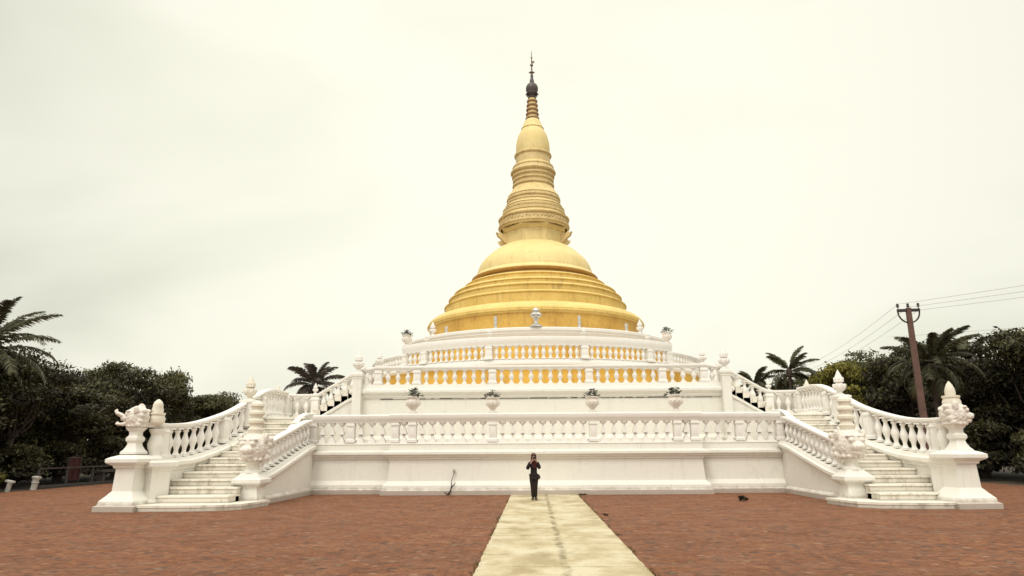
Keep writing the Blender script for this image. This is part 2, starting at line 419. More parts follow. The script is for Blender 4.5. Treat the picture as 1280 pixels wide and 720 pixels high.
middle = thing('middle_terrace', 'white middle terrace wall with heavy cornice, between lower terrace and gold drum', 'terrace')
P2 = [(-10.6, 50, 0), (-10.6, 37.2, 0), (-8.35, 32.6, 0), (-8.35, 30.8, 0), (8.35, 30.8, 0), (8.35, 32.6, 0), (10.6, 37.2, 0), (10.6, 50, 0)]
pr2 = [(.16, 1.9), (.16, 2.2), (.05, 2.3), (.0, 2.35), (0, 3.96), (.03, 3.975), (.03, 4.0), (.10, 4.06), (.10, 4.14), (.20, 4.20), (.24, 4.26), (.24, 4.36), (.14, 4.42), (.10, 4.60), (.02, 4.62), (-.5, 4.62)]
mb = MB(); mb.sweep(P2, pr2, cap=False); mb.build('wall', WHITE, middle, smooth=30)
mb = MB(); mb.add([(x, y, 4.6) for x, y, _ in P2], [tuple(range(len(P2)))]); mb.build('walkway_floor', STEP, middle, smooth=0)
# dark open joint under the cornice, raised panels
mb = MB()
random.seed(5); x = -7.2
while x < 7.6:
    l = random.uniform(.15, .8); mb.box(x, min(x + l, 8), 30.765, 30.80, 3.955, 3.955 + random.uniform(.02, .04)); x += l + random.uniform(.03, .25 if abs(x) < 6 else .9)
mb.box(-7.2, 8, 30.775, 30.80, 3.957, 3.965); mb.build('cornice_joint', DARKMET, middle, smooth=0)

C = (-.12, 43.0)
def ringpath(r, n=144): return [(C[0] + r * math.cos(-2 * math.pi * i / n), C[1] + r * math.sin(-2 * math.pi * i / n), 0) for i in range(n)]
def lathe_part(name, prof, mat, parent, n=128, smooth=30):
    mb = MB(); mb.lathe(prof, n, C, cap=False); return mb.build(name, mat, parent, smooth=smooth)
upper = thing('upper_terrace', 'round upper terrace with gold wall and white ledge, under the gold bell', 'terrace')
lathe_part('gold_wall', [(10.15, 4.55), (10.15, 4.7), (10.05, 4.75), (10.05, 5.66)], GOLDWALL, upper)
lathe_part('ledge', [(10.05, 5.64), (10.2, 5.68), (10.3, 5.74), (10.3, 5.84), (10.22, 5.88), (10.22, 5.97), (10.1, 6.0), (7.9, 6.0)], WHITE2, upper)

stupa = thing('stupa', 'tall gold bell-shaped stupa tapering through stacked rings to a dark metal crown', 'stupa')
lathe_part('gold_drum', [(8.15, 5.99), (8.15, 6.12), (8.02, 6.2), (8.02, 7.5)], GOLDWALL, stupa)
lathe_part('white_parapet', [(8.02, 7.44), (8.14, 7.5), (8.14, 7.56), (8.22, 7.6), (8.22, 7.7), (8.3, 7.74), (8.3, 7.86), (8.24, 7.9), (7.7, 7.92), (7.6, 7.88), (6.0, 7.86)], WHITE2, stupa)
base = [(6.70, 7.85), (6.70, 8.98), (6.79, 9.02), (6.79, 9.08), (6.86, 9.11), (6.86, 9.18), (6.81, 9.20), (6.81, 9.27), (6.72, 9.42), (6.56, 9.56), (6.32, 9.68), (6.0, 9.77), (5.7, 9.79)]
mbd = MB(); mbd.lathe(base, 128, C, cap=False)
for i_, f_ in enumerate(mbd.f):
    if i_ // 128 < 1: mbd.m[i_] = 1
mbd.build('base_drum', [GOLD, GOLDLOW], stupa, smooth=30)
steps_p = [(5.76, 9.78), (5.76, 10.34), (5.82, 10.37), (5.82, 10.42), (5.70, 10.50), (5.52, 10.53), (5.48, 10.56), (5.48, 10.84), (5.55, 10.87), (5.55, 10.92), (5.44, 11.0), (5.20, 11.04), (5.16, 11.08), (5.16, 11.24), (5.22, 11.27), (5.22, 11.31), (5.10, 11.40), (4.74, 11.48), (4.54, 11.52), (4.50, 11.56), (4.50, 11.76), (4.56, 11.79), (4.56, 11.83), (4.44, 11.90), (4.2, 11.95), (4.12, 12.0), (3.9, 12.06)]
lathe_part('stepped_rings', steps_p, GOLD, stupa)
lathe_part('bell_rim', [(3.86, 12.0), (3.84, 12.16), (3.98, 12.22), (4.07, 12.27), (4.09, 12.33), (4.05, 12.38), (3.98, 12.385)], GOLDRIM, stupa)
lathe_part('bell_foot', [(4.0, 12.37), (3.96, 12.42), (3.84, 12.52), (3.76, 12.64)], GOLDHI, stupa)
lathe_part('bell', catmull([(3.76, 12.64, 0), (3.74, 12.75, 0), (3.62, 13.13, 0), (3.44, 13.46, 0), (3.19, 13.74, 0), (2.83, 14.08, 0), (2.47, 14.36, 0), (2.1, 14.57, 0), (1.7, 14.70, 0)], 4) and [(a, b) for a, b, _ in catmull([(3.76, 12.64, 0), (3.74, 12.75, 0), (3.62, 13.13, 0), (3.44, 13.46, 0), (3.19, 13.74, 0), (2.83, 14.08, 0), (2.47, 14.36, 0), (2.1, 14.57, 0), (1.7, 14.70, 0)], 4)], GOLDHI, stupa, smooth=60)
mb = MB(); oc = math.pi / 8
mb.lathe([(1.98, 14.5), (1.98, 15.44), (2.06, 15.48), (2.08, 15.56), (2.2, 15.62), (2.22, 15.72)], 8, C, a0=oc, cap=False)
mb.build('octagonal_neck', GOLDHI, stupa, smooth=20)
for k in (0, 3, 4, 7):
    a = oc + k * math.pi / 4
    mb = MB(); M = Matrix.Rotation(a, 4, 'Z')
    sh = [(0, -.05), (.14, .0), (.40, .26), (.60, .40), (.72, .66), (.58, .60), (.48, .70), (.30, .56), (0, .66)]
    vs = [M @ Vector((1.92 + x, -.13, 14.72 + z)) for x, z in sh] + [M @ Vector((1.92 + x, .13, 14.72 + z)) for x, z in sh]
    vs = [(v.x + C[0], v.y + C[1], v.z) for v in vs]; n = len(sh)
    mb.add(vs, [tuple(range(n)), tuple(range(n, 2 * n))[::-1]] + [(i, (i + 1) % n, n + (i + 1) % n, n + i) for i in range(n)])
    mb.build('corner_bracket', GOLDREL, stupa)
frz = MB(); frz.lathe([(2.2, 15.7), (2.28, 15.76), (2.28, 15.84), (2.36, 15.88), (2.36, 15.96), (2.26, 16.0), (2.24, 16.34), (2.34, 16.38), (2.36, 16.46), (2.28, 16.5), (2.1, 16.6), (2.04, 16.72)], 96, C, cap=False)
mb = frz; random.seed(11)
for k in range(56):     # relief figures between the frieze bands
    a = 2 * math.pi * k / 56
    w_ = random.uniform(.05, .09); h_ = random.uniform(.07, .13)
    M = Matrix.Rotation(a, 3, 'Z')
    p = M @ Vector((2.26, 0, 0)); mb.ell((p.x + C[0], p.y + C[1], 16.17 + random.uniform(-.03, .03)), (.05, w_, h_), 7, 5, rot=M)
    if random.random() < .6:
        p = M @ Vector((2.27, random.uniform(-.1, .1), 0)); mb.ell((p.x + C[0], p.y + C[1], 16.1 + random.uniform(0, .16)), (.05, .04, .05), 6, 4, rot=M)
mb.build('carved_frieze', GOLDREL, stupa, smooth=30)
sp = [(2.02, 16.7), (2.09, 16.76), (2.09, 16.9), (2.02, 16.95), (2.06, 17.02), (2.06, 17.10), (1.93, 17.16), (1.89, 17.24), (1.93, 17.28), (1.90, 17.36), (1.80, 17.41), (1.76, 17.50), (1.80, 17.56), (1.79, 17.64), (1.72, 17.68), (1.74, 17.76), (1.80, 17.80), (1.79, 17.92), (1.70, 17.98), (1.74, 18.04), (1.70, 18.14), (1.58, 18.24), (1.50, 18.44), (1.38, 18.62), (1.31, 18.72)]
lathe_part('lower_spire', sp, GOLDREL, stupa, 96)
sp2 = [(1.31, 18.72), (1.33, 18.78), (1.40, 18.82), (1.40, 18.93), (1.30, 18.97), (1.29, 19.12), (1.38, 19.17), (1.38, 19.27), (1.31, 19.31), (1.33, 19.42), (1.43, 19.47), (1.43, 19.56), (1.36, 19.60), (1.38, 19.68), (1.49, 19.73), (1.53, 19.80), (1.50, 19.90), (1.40, 19.94), (1.36, 20.1), (1.40, 20.18), (1.36, 20.26), (1.24, 20.32), (1.17, 20.42), (1.16, 20.95), (1.24, 21.0), (1.27, 21.06), (1.25, 21.14), (1.12, 21.17)]
lathe_part('upper_spire', sp2, GOLDREL, stupa, 96)
bl = catmull([(1.13, 21.16, 0), (1.15, 21.5, 0), (1.13, 21.9, 0), (1.07, 22.25, 0), (.96, 22.61, 0), (.80, 22.92, 0), (.74, 23.06, 0)], 4)
bl = [(a, b) for a, b, _ in bl] + [(.78, 23.08), (.74, 23.14), (.70, 23.2), (.61, 23.5), (.5, 23.7), (.46, 23.76)]
lathe_part('banana_bud', bl, GOLDHI, stupa, 64, smooth=50)
mb = MB(); pr = []
for k in range(5):
    z = 23.76 + k * .33; r = .40 - k * .026
    pr += [(r - .02, z), (r + .07, z + .06), (r + .08, z + .13), (r - .01, z + .17), (r - .05, z + .25)]
pr.append((.26, 25.42)); mb.lathe(pr, 40, C, cap=False)
for i in range(len(mb.f)):
    j = i // 40
    if j % 5 in (0, 1, 2): mb.m[i] = 1
mb.build('neck_rings', [GOLDHI, COPPER], stupa, smooth=40)
mb = MB(); mb.lathe([(.27, 25.4), (.30, 25.44), (.25, 25.56), (.27, 25.6), (.35, 25.66), (.42, 25.76), (.36, 25.8), (.37, 25.92), (.42, 26.02), (.43, 26.2), (.39, 26.36), (.30, 26.5), (.20, 26.58), (.16, 26.62), (.15, 26.8), (.09, 27.0), (.10, 27.2)], 28, C)
for k in range(10):
    a = k * .628; x_, y_ = .42 * math.cos(a), .42 * math.sin(a)
    mb.ell((x_ + C[0], y_ + 43, 25.72), (.035, .035, .07), 6, 4)
mb.build('crown', HTI, stupa)
mb = MB(); mb.lathe([(.09, 27.15), (.06, 27.35), (.15, 27.4), (.15, 27.46), (.055, 27.5), (.05, 27.9), (.11, 27.96), (.11, 28.04), (.04, 28.1), (.035, 28.5), (.06, 28.56), (.06, 28.62), (.03, 28.68), (.022, 29.0), (.005, 29.15)], 14, C)
mb.box(-.34, .10, 42.98, 43.02, 27.40, 27.46)
mb.add([(-.08, 43, 28.1), (.10, 43, 28.2), (.06, 43, 28.32), (-.08, 43, 28.36)], [(0, 1, 2, 3)])
mb.build('weather_vane', SPIKE, stupa)

# ------------------------------------------------------------------ balustrades
def baluster_mesh(r, n=12):
    mb = MB()
    mb.box(-r * 1.02, r * 1.02, -r * 1.02, r * 1.02, 0, .085)
    pf = [(.94, .085), (.72, .12), (.55, .17), (.50, .24), (.60, .31), (.86, .40), (1.0, .48), (1.02, .52), (.86, .60), (.60, .70), (.48, .78), (.52, .84), (.74, .87), (.78, .90), (.60, .93), (.90, .95)]
    mb.lathe([(r * a, z) for a, z in pf], n, cap=False)
    mb.box(-r * .95, r * .95, -r * .95, r * .95, .95, 1)
    return mb.mesh('baluster', WHITE2, 40)
BAL = baluster_mesh(.135); BALS = baluster_mesh(.115)
def pyr_baluster(r):
    mb = MB()
    mb.lathe([(r, 0), (r, .07), (r * .3, .28), (r * .3, .33)], 4, a0=math.pi / 4, square=True, cap=False)
    mb.lathe([(r * .35, .33), (r * .62, .37), (r * .35, .41)], 8, cap=False)
    mb.lathe([(r * .86, .41), (r * .86, .45), (r * .22, .78), (r * .24, .84)], 4, a0=math.pi / 4, square=True, cap=False)
    mb.lathe([(r * .35, .84), (r * .95, .9), (r * 1.05, .95), (r * 1.05, 1)], 10, cap=False)
    return mb.mesh('baluster', WHITE2, 40)
BALP = pyr_baluster(.135)
def post_mesh(w, h, name='post'):
    mb = MB()
    pf = [(w + .05, 0), (w + .05, .10), (w, .14), (w, h - .16), (w + .03, h - .13), (w + .03, h - .08), (w, h - .06), (w, h)]
    mb.lathe(pf, 4, a0=math.pi / 4, square=True)
    # raised panel on each face
    for k in range(4):
        M = Matrix.Rotation(k * math.pi / 2, 3, 'Z')
        t = .012
        vs = [(-w * .6, -w - t, .24), (w * .6, -w - t, .24), (w * .6, -w - t, h - .26), (-w * .6, -w - t, h - .26), (-w * .7, -w, .2), (w * .7, -w, .2), (w * .7, -w, h - .22), (-w * .7, -w, h - .22)]
        mb.add([tuple(M @ Vector(v)) for v in vs], [(0, 1, 2, 3), (4, 5, 1, 0), (5, 6, 2, 1), (6, 7, 3, 2), (7, 4, 0, 3)])
    return mb.mesh(name, WHITE2, 30)
def railprof(w, h):
    return [(-w * .62, 0), (-w * .7, h * .18), (-w * .82, h * .3), (-w, h * .5), (-w, h * .86), (-w * .86, h), (w * .86, h), (w, h * .86), (w, h * .5), (w * .82, h * .3), (w * .7, h * .18), (w * .62, 0)]
def balustrade(name, label, path, bh, rail, spacing, bal, posts=(), pw=.16, group=None, loop=False, mask=None, ends=True, plinth=.0, postcap=None):
    t = thing(name, label, 'balustrade', tuple(path[0]) , group=group); o0 = Vector(path[0])
    loc = lambda v: tuple(Vector(v) - o0)
    lp = [loc(p) for p in path]
    mb = MB(); rw, rh = rail
    mb.sweep([(p[0], p[1], p[2] + bh) for p in lp], railprof(rw, rh), loop=loop, closed_prof=True)
    mb.build('handrail', WHITE2, t, smooth=35)
    if plinth:
        mb = MB(); mb.sweep(lp, [(-pw * 1.1, -.05), (-pw * 1.1, plinth - .02), (-pw * 1.0, plinth), (pw * 1.0, plinth), (pw * 1.1, plinth - .02), (pw * 1.1, -.05)], loop=loop, closed_prof=True)
        mb.build('bottom_rail', WHITE2, t, smooth=35)
    full = path + [path[0]] if loop else path
    L, at = resample(full); tot = L[-1]
    n = max(1, round(tot / spacing)); pm = post_mesh(pw, bh - plinth)
    ps = []
    for q in posts:
        s_ = q if isinstance(q, (int, float)) else min(((Vector(at(tot * k / 600)[0]).xy - Vector(q)).length, tot * k / 600) for k in range(601))[1]
        ps.append(s_)
        p, a = at(s_); link('post', pm, t, (p.x - o0.x, p.y - o0.y, p.z - o0.z + plinth), a)
    edges = sorted([0] + ps + [tot])
    for e0, e1 in zip(edges[:-1], edges[1:]):
        g0 = pw + .04 if e0 in ps else .05; g1 = pw + .04 if e1 in ps else .05
        ln = e1 - e0 - g0 - g1; k = round(ln / spacing)
        if k < 1: continue
        for j in range(k):
            s_ = e0 + g0 + ln * (j + .5) / k; p, a = at(s_)
            if mask and not mask(p): continue
            k_ = random.uniform(.93, 1.06); link('baluster', bal, t, (p.x - o0.x + random.uniform(-.008, .008), p.y - o0.y, p.z - o0.z + plinth), a + random.uniform(-.06, .06), (k_, k_, bh - plinth))
    return t
balustrade('terrace_balustrade', 'long white balustrade with pointed balusters on the edge of the lowest terrace',
    [(-9.6, 29.08, 2.0), (-6.0, 29.08, 2.0), (-6.0, 28.4, 2.0), (6.25, 28.4, 2.0), (6.25, 29.08, 2.0), (9.85, 29.08, 2.0)],
    .86, (.24, .34), .43, BALP, [(-9.6, 29.08), (-8.0, 29.08), (-6.1, 28.4), (-5.3, 28.4), (-2.0, 28.4), (2.1, 28.4), (5.5, 28.4), (6.2, 28.4), (8.2, 29.08), (9.85, 29.08)], .15, plinth=.05)
balustrade('terrace_balustrade', 'white balustrade along the front of the middle terrace, gold showing between its balusters',
    [(-8.3, 30.95, 4.45), (-7.45, 30.95, 4.62), (7.45, 30.95, 4.62), (8.3, 30.95, 4.45)],
    .66, (.17, .17), .43, BALS, [(-7.35, 30.95), (-5.6, 30.95), (-2.15, 30.95), (2.2, 30.95), (5.5, 30.95), (7.35, 30.95)], .16)
for s, nm in ((-1, 'left'), (1, 'right')):
    balustrade('terrace_balustrade', 'short white balustrade on the %s side of the middle terrace behind the pillar' % nm,
        [(s * 8.4, 32.9, 4.62), (s * 10.45, 37.2, 4.62), (s * 10.45, 46, 4.62)], .66, (.17, .17), .45, BALS, [(s * 8.4, 32.9), (s * 10.45, 37.2)], .16)
def onring(r, deg, z): return (C[0] + r * math.sin(R(deg)), C[1] - r * math.cos(R(deg)), z)
TA = [-56, -43, -34.4, -13.4, 13.4, 34.4, 43, 56]
arc = [onring(10.08, d, 6.0) for d in np.linspace(-44, 44, 70)]
balustrade('terrace_balustrade', 'curved white balustrade with thick raised rail across the front of the round upper terrace',
    arc, .67, (.17, .44), .335, BALS, [onring(10.08, d, 0)[:2] for d in TA[1:-1]], .17)
for s, nm in ((-1, 'left'), (1, 'right')):
    arc = [onring(10.0, s * d, 6.0) for d in np.linspace(45.2, 88, 34)]
    balustrade('terrace_balustrade', 'thin-railed curved balustrade at the %s side of the round upper terrace' % nm,
        arc, .55, (.12, .13), .335, BALS, [onring(10.0, s * 66, 0)[:2]], .13)
arc = [onring(10.08, d, 6.0) for d in np.linspace(89, 271, 90)]
balustrade('terrace_balustrade', 'rear half of the curved white balustrade round the upper terrace',
    arc, .55, (.12, .13), .7, BALS, [], .17)

# ------------------------------------------------------------------ stairs
def rot_steps(): pass
XO = [(12.72, 22.1, 1.52), (12.6, 23.2, 1.54), (12.36, 24.4, 1.66), (12.0, 26.2, 2.14), (11.85, 28.1, 2.85), (11.9, 29.7, 3.24), (12.0, 31.2, 3.30), (12.0, 32.1, 3.30)]
OUT = catmull(XO, 5)
def outer_x(y):
    for a, b in zip(OUT[:-1], OUT[1:]):
        if a[1] <= y <= b[1]: return a[0] + (b[0] - a[0]) * (y - a[1]) / (b[1] - a[1] + 1e-9)
    return OUT[0][0] if y < OUT[0][1] else OUT[-1][0]
def wallprof(T, w=.24):
    side = [(w + .10, 0), (w + .10, .16), (w + .04, .22), (w, .26), (w, max(.3, T - .42)), (w + .04, max(.34, T - .38)), (w + .04, max(.36, T - .33)), (w + .11, max(.42, T - .26)), (w + .14, max(.44, T - .22)), (w + .14, max(.5, T - .12)), (w + .06, max(.54, T - .07)), (w + .03, T)]
    return [(-a, b) for a, b in side] + side[::-1]
NST = 14; RISE0 = .18; RISE = (3.1 - RISE0) / (NST - 1); TREAD = .56
for s, nm in ((-1, 'left'), (1, 'right')):
    XI = 9.72 if s < 0 else 10.0
    st = thing('staircase', 'white masonry staircase with worn stone steps at the %s end of the terrace' % nm, 'staircase', (s * 11, 21.5, 0))
    o0 = Vector((s * 11, 21.5, 0))
    def fl(p): return (s * p[0] - o0.x, p[1] - o0.y, p[2])
    def bx(mb, x0, x1, y0, y1, z0, z1, mi=0):
        a, b = sorted((s * x0 - o0.x, s * x1 - o0.x)); mb.box(a, b, y0 - o0.y, y1 - o0.y, z0, z1, mi)
    # bottom slab with a rounded front
    mb = MB(); pts = [(9.1, 23.2), (9.2, 22.35), (9.35, 21.6), (9.9, 21.2), (10.9, 21.02), (12.0, 21.02), (12.9, 21.12), (12.9, 23.2)]
    n = len(pts)
    for z0, z1, k in ((0, .11, 0), (.11, RISE0, 1)):
        cx, cy = 11, 22.2; g = 1.0 if k == 0 else 1.018
        vs = [fl((cx + (x - cx) * g, cy + (y - cy) * g, z)) for z in (z0, z1) for x, y in pts]
        mb.add(vs, [tuple(range(n, 2 * n)), tuple(range(n))[::-1]] + [(i, (i + 1) % n, n + (i + 1) % n, n + i) for i in range(n)])
    mb.build('step', STEP, st, smooth=0)
    for i in range(1, NST):
        z = RISE0 + RISE * i; y = 21.95 + TREAD * (i - 1)
        random.seed(i * 3 + s)
        j = random.uniform(-.01, .01)
        x1 = outer_x(y) - .15; x1b = outer_x(y + TREAD) - .15
        mb = MB(); rx = XI + .2
        zb = 0 if i < 3 else z - RISE * 2
        y1 = y + TREAD + .25 if i < NST - 1 else y + .9
        vs = [fl(v) for v in [(rx, y, zb), (x1, y, zb), (x1b, y1, zb), (rx, y1, zb), (rx, y, z - .06), (x1, y, z - .06), (x1b, y1, z - .06), (rx, y1, z - .06)]]
        q = [(3, 2, 1, 0), (4, 5, 6, 7), (0, 1, 5, 4), (1, 2, 6, 5), (2, 3, 7, 6), (3, 0, 4, 7)]
        mb.add(vs, q)
        vs = [fl(v) for v in [(rx - .04, y - .045 + j, z - .058), (x1, y - .045 + j, z - .058), (x1b, y1, z - .058), (rx - .04, y1, z - .058), (rx - .04, y - .035 + j, z), (x1, y - .035 + j, z), (x1b, y1, z), (rx - .04, y1, z)]]
        mb.add(vs, q); mb.build('step', STEP, st, smooth=0)
    mb = MB(); bx(mb, 10.12, 12.0, 29.15, 32.3, 0, 3.1 - .004); mb.build('landing', STEP, st, smooth=0)
    for i in range(7):
        z = 3.1 + (4.62 - 3.1) * (i + 1) / 7; x = 10.55 - i * .31
        mb = MB(); bx(mb, x - .6 if i < 6 else 8.3, x, 30.82, 32.25, 1.9, z - .055); bx(mb, x - .35 if i < 6 else 8.3, x + .04, 30.82, 32.25, z - .053, z)
        mb.build('upper_step', STEP, st, smooth=0)
    # walls
    mb = MB(); pth = [fl((p[0], p[1], 0)) for p in OUT]
    mb.sweep(pth, lambda i: wallprof(OUT[i][2]), closed_prof=True); mb.build('outer_wall', WHITE, st, smooth=30)
    INN = catmull([(XI, 23.35, .98), (XI, 24.4, 1.12), (XI, 26.6, 1.60), (XI, 28.0, 1.92), (XI, 28.86, 2.04)], 4)
    mb = MB(); mb.sweep([fl((p[0], p[1], 0)) for p in INN], lambda i: wallprof(INN[i][2], .22), closed_prof=True); mb.build('inner_wall', WHITE, st, smooth=30)
    # kerb rising beside the upper part of the flight
    KB = [(10.15, 25.6, 1.75), (10.15, 27.0, 2.28), (10.15, 28.6, 3.05), (10.13, 29.4, 3.3), (10.12, 30.6, 3.35)]
    KB = catmull(KB, 4)
    mb = MB(); mb.sweep([fl((p[0], p[1], 0)) for p in KB], lambda i: [(-.09, .3), (-.09, KB[i][2] - .12), (-.13, KB[i][2] - .09), (-.13, KB[i][2] - .02), (-.09, KB[i][2]), (.09, KB[i][2]), (.13, KB[i][2] - .02), (.13, KB[i][2] - .09), (.09, KB[i][2] - .12), (.09, .3)], closed_prof=True)
    mb.build('kerb', WHITE2, st, smooth=30)
    # upper flight: near side wall and far wall, landing back wall
    K2 = [(10.5, 30.72, 3.0), (10.1, 30.72, 3.12), (9.3, 30.72, 3.58), (8.7, 30.72, 3.95), (8.42, 30.72, 4.08)]
    mb = MB(); mb.sweep([fl((p[0], p[1], 0)) for p in K2], lambda i: [(-.08, 1.9), (-.08, K2[i][2] - .2), (-.15, K2[i][2] - .14), (-.15, K2[i][2] - .04), (-.08, K2[i][2]), (.08, K2[i][2]), (.15, K2[i][2] - .04), (.15, K2[i][2] - .14), (.08, K2[i][2] - .2), (.08, 1.9)], closed_prof=True)
    mb.build('upper_side_wall', WHITE, st, smooth=30)
    K3 = [(12.25, 32.45, 3.34), (10.75, 32.45, 3.34), (10.3, 32.45, 3.52), (8.8, 32.45, 4.42), (8.35, 32.45, 4.62)]
    mb = MB(); mb.sweep([fl((p[0], p[1], 0)) for p in K3], lambda i: wallprof(K3[i][2], .16), closed_prof=True)
    mb.build('rear_wall', WHITE, st, smooth=30)
    mb = MB(); bx(mb, 10.85, 12.5, 32.95, 33.2, 0, 4.28); mb.build('screen_wall', WHITE, st, smooth=0)
    # newel pedestals at the foot
    mb = MB()
    pf = lambda w, T: [(w + .33, 0), (w + .33, .15), (w + .25, .19), (w + .23, .30), (w + .09, .46), (w + .05, .52), (w, .58), (w - .03, T - .36), (w + .03, T - .32), (w + .04, T - .26), (w + .16, T - .2), (w + .2, T - .16), (w + .2, T - .06), (w + .1, T), (w * .8, T + .06), (.05, T + .06)]
    mb.lathe(pf(.34, 1.6), 4, ((-12.9 if s < 0 else 12.5) - o0.x, 21.62 - o0.y), a0=math.pi / 4 + s * R(6), square=True)
    mb.build('corner_pedestal', WHITE, st, smooth=20)
    mb = MB(); mb.lathe([(.42, 0), (.42, .2), (.35, .3), (.35, 1.12), (.38, 1.16), (.38, 1.22), (.50, 1.3), (.50, 1.42), (.42, 1.47), (.05, 1.47)], 4, (s * 12.5 - o0.x, 22.15 - o0.y), a0=math.pi / 4 + s * R(20), square=True)
    mb.build('second_pedestal', WHITE, st, smooth=20)
    mb = MB(); mb.lathe([(.42, 0), (.42, .16), (.36, .2), (.33, .45), (.31, .55), (.33, .6), (.46, .7), (.48, .74), (.48, .84), (.38, .92), (.3, 1.0), (.26, 1.06), (.05, 1.06)], 4, (s * XI - o0.x, 23.2 - o0.y), a0=math.pi / 4, square=True)
    mb.build('inner_pedestal', WHITE, st, smooth=20)

    g = 'stair balustrades'
    opath = [(s * a, b, c) for a, b, c in OUT if b >= 22.45]
    Lr, at = resample(opath)
    balustrade('stair_balustrade', 'white balustrade climbing along the outer side of the %s staircase, dark trees behind it' % nm,
        opath, .98, (.15, .16), .40, BAL, [.18, 3.4, 6.3, Lr[-1] - .05], .17)
    bp = [(12.0, 32.4, 3.34), (10.7, 32.4, 3.34), (10.3, 32.4, 3.5), (8.9, 32.4, 4.34), (8.35, 32.4, 4.6)]
    bp = catmull([(s * a, b, c) for a, b, c in bp], 4)
    balustrade('stair_balustrade', 'short white balustrade behind the %s landing, rising toward the tall pillar' % nm,
        bp, .86, (.14, .16), .36, BAL, [.05, 1.35], .17)
    ip = [(XI, 23.75, 1.02), (XI, 24.6, 1.18), (XI, 26.6, 1.62), (XI, 28.0, 1.94), (XI, 28.75, 2.05)]
    ip = catmull([(s * a, b, c) for a, b, c in ip], 4)
    balustrade('stair_balustrade', 'white balustrade sloping down the inner side of the %s staircase to the carved newel' % nm,
        ip, .78, (.15, .17), .41, BAL, [], .15)
    # tall newel pillar beside the middle terrace
    t = thing('newel_pillar', 'tall square white pillar at the %s end of the middle terrace balustrade' % nm, 'pillar', (s * 8.22, 30.62, 2.0))
    mb = MB(); mb.lathe([(.30, 0), (.30, .2), (.24, .26), (.22, 2.85), (.25, 2.88), (.25, 2.94), (.31, 3.0), (.31, 3.1), (.24, 3.16), (.05, 3.16)], 4, a0=math.pi / 4, square=True)
    o = mb.build('shaft', WHITE, t, smooth=20); o.scale = (.85, .85, 1)

# ------------------------------------------------------------------ finials
def bud_mesh(name='bud'):
    mb = MB()
    mb.lathe([(.17, 0), (.17, .06), (.10, .1), (.09, .16), (.20, .24), (.25, .32), (.23, .42), (.14, .48), (.12, .51), (.19, .55), (.18, .62), (.13, .76), (.09, .86), (.03, .99), (.005, 1.04)], 16)
    for k in range(8):
        a = k * math.pi / 4; M = Matrix.Rotation(a, 3, 'Z') @ Matrix.Rotation(.25, 3, 'Y')
        p = Matrix.Rotation(a, 3, 'Z') @ Vector((.2, 0, .36)); mb.ell(tuple(p), (.07, .085, .12), 7, 5, rot=M)
        p = Matrix.Rotation(a + .4, 3, 'Z') @ Vector((.14, 0, .62)); mb.ell(tuple(p), (.05, .06, .12), 7, 5, rot=M)
    return mb
bud0 = None
def finial(loc, label, sc=1.0, mat=WHITE2):
    t = thing('lotus_bud_finial', label, 'finial', loc, random.uniform(0, 1), 'lotus bud finials on the balustrade posts')
    t.scale = (sc, sc, sc)
    mb = MB(); mb.lathe([(.2, 0), (.2, .05), (.1, .1), (.09, .2)], 16); mb.build('base', mat, t)
    o = bud_mesh().build('bud', mat, t); o.location = (0, 0, .02)
    return t
random.seed(2)
for s, nm in ((-1, 'left'), (1, 'right')):
    finial((s * 8.22, 30.62, 5.15), 'white lotus bud finial on top of the tall %s newel pillar' % nm, .98)
    finial((s * 7.35, 30.95, 5.43), 'slim white bud finial on the %s end post of the middle terrace rail' % nm, .72)
    p, _ = resample([(s * a, b, c) for a, b, c in OUT if b >= 22.45])[1](5.15)
    t = finial((s * 11.78, 27.45, 2.6), 'large ornate white lotus finial rising above the outer rail of the %s staircase' % nm, 1.0, CREAMST if s < 0 else WHITE2)
    t.location.z = 3.70
    mb = MB(); mb.lathe([(.24, -1.0), (.24, -.1), (.30, -.05), (.30, .02), (.2, .06)], 4, a0=math.pi / 4, square=True); mb.build('block', WHITE2, t, smooth=20)
    t.rotation_euler.z = 0
    finial((s * 10.7, 32.4, 4.36), 'small spiked white finial on the landing corner post of the %s staircase' % nm, .5)
    # far stair pillar
    t = thing('newel_pillar', 'pale pillar of the rear stair half hidden behind the %s upper landing' % nm, 'pillar', (s * 13.3, 34.5, 0))
    mb = MB(); mb.lathe([(.34, 0), (.28, .2), (.24, 3.9), (.32, 4.0), (.32, 4.1), (.1, 4.16)], 4, a0=math.pi / 4, square=True); mb.build('shaft', WHITE, t, smooth=20)
    finial((s * 13.3, 34.5, 4.15), 'pointed grey-white finial behind the %s staircase rail' % nm, .85, CREAMST)
labs = {-56: 'white bud finial nearest the left end of the curved rail', -34.4: 'white bud finial on the curved rail, second visible left of the silver one', -13.4: 'small white ball-topped finial just left of the silver centre finial',
        13.4: 'small white ball-topped finial just right of the silver centre finial', 34.4: 'white bud finial on the curved rail, second visible right of the silver one', 56: 'white bud finial nearest the right end of the curved rail'}
for d in (-34.4, -13.4, 13.4, 34.4):
    x, y, z = onring(10.08, d, 7.09)
    finial((x, y, z), labs[d], .48)
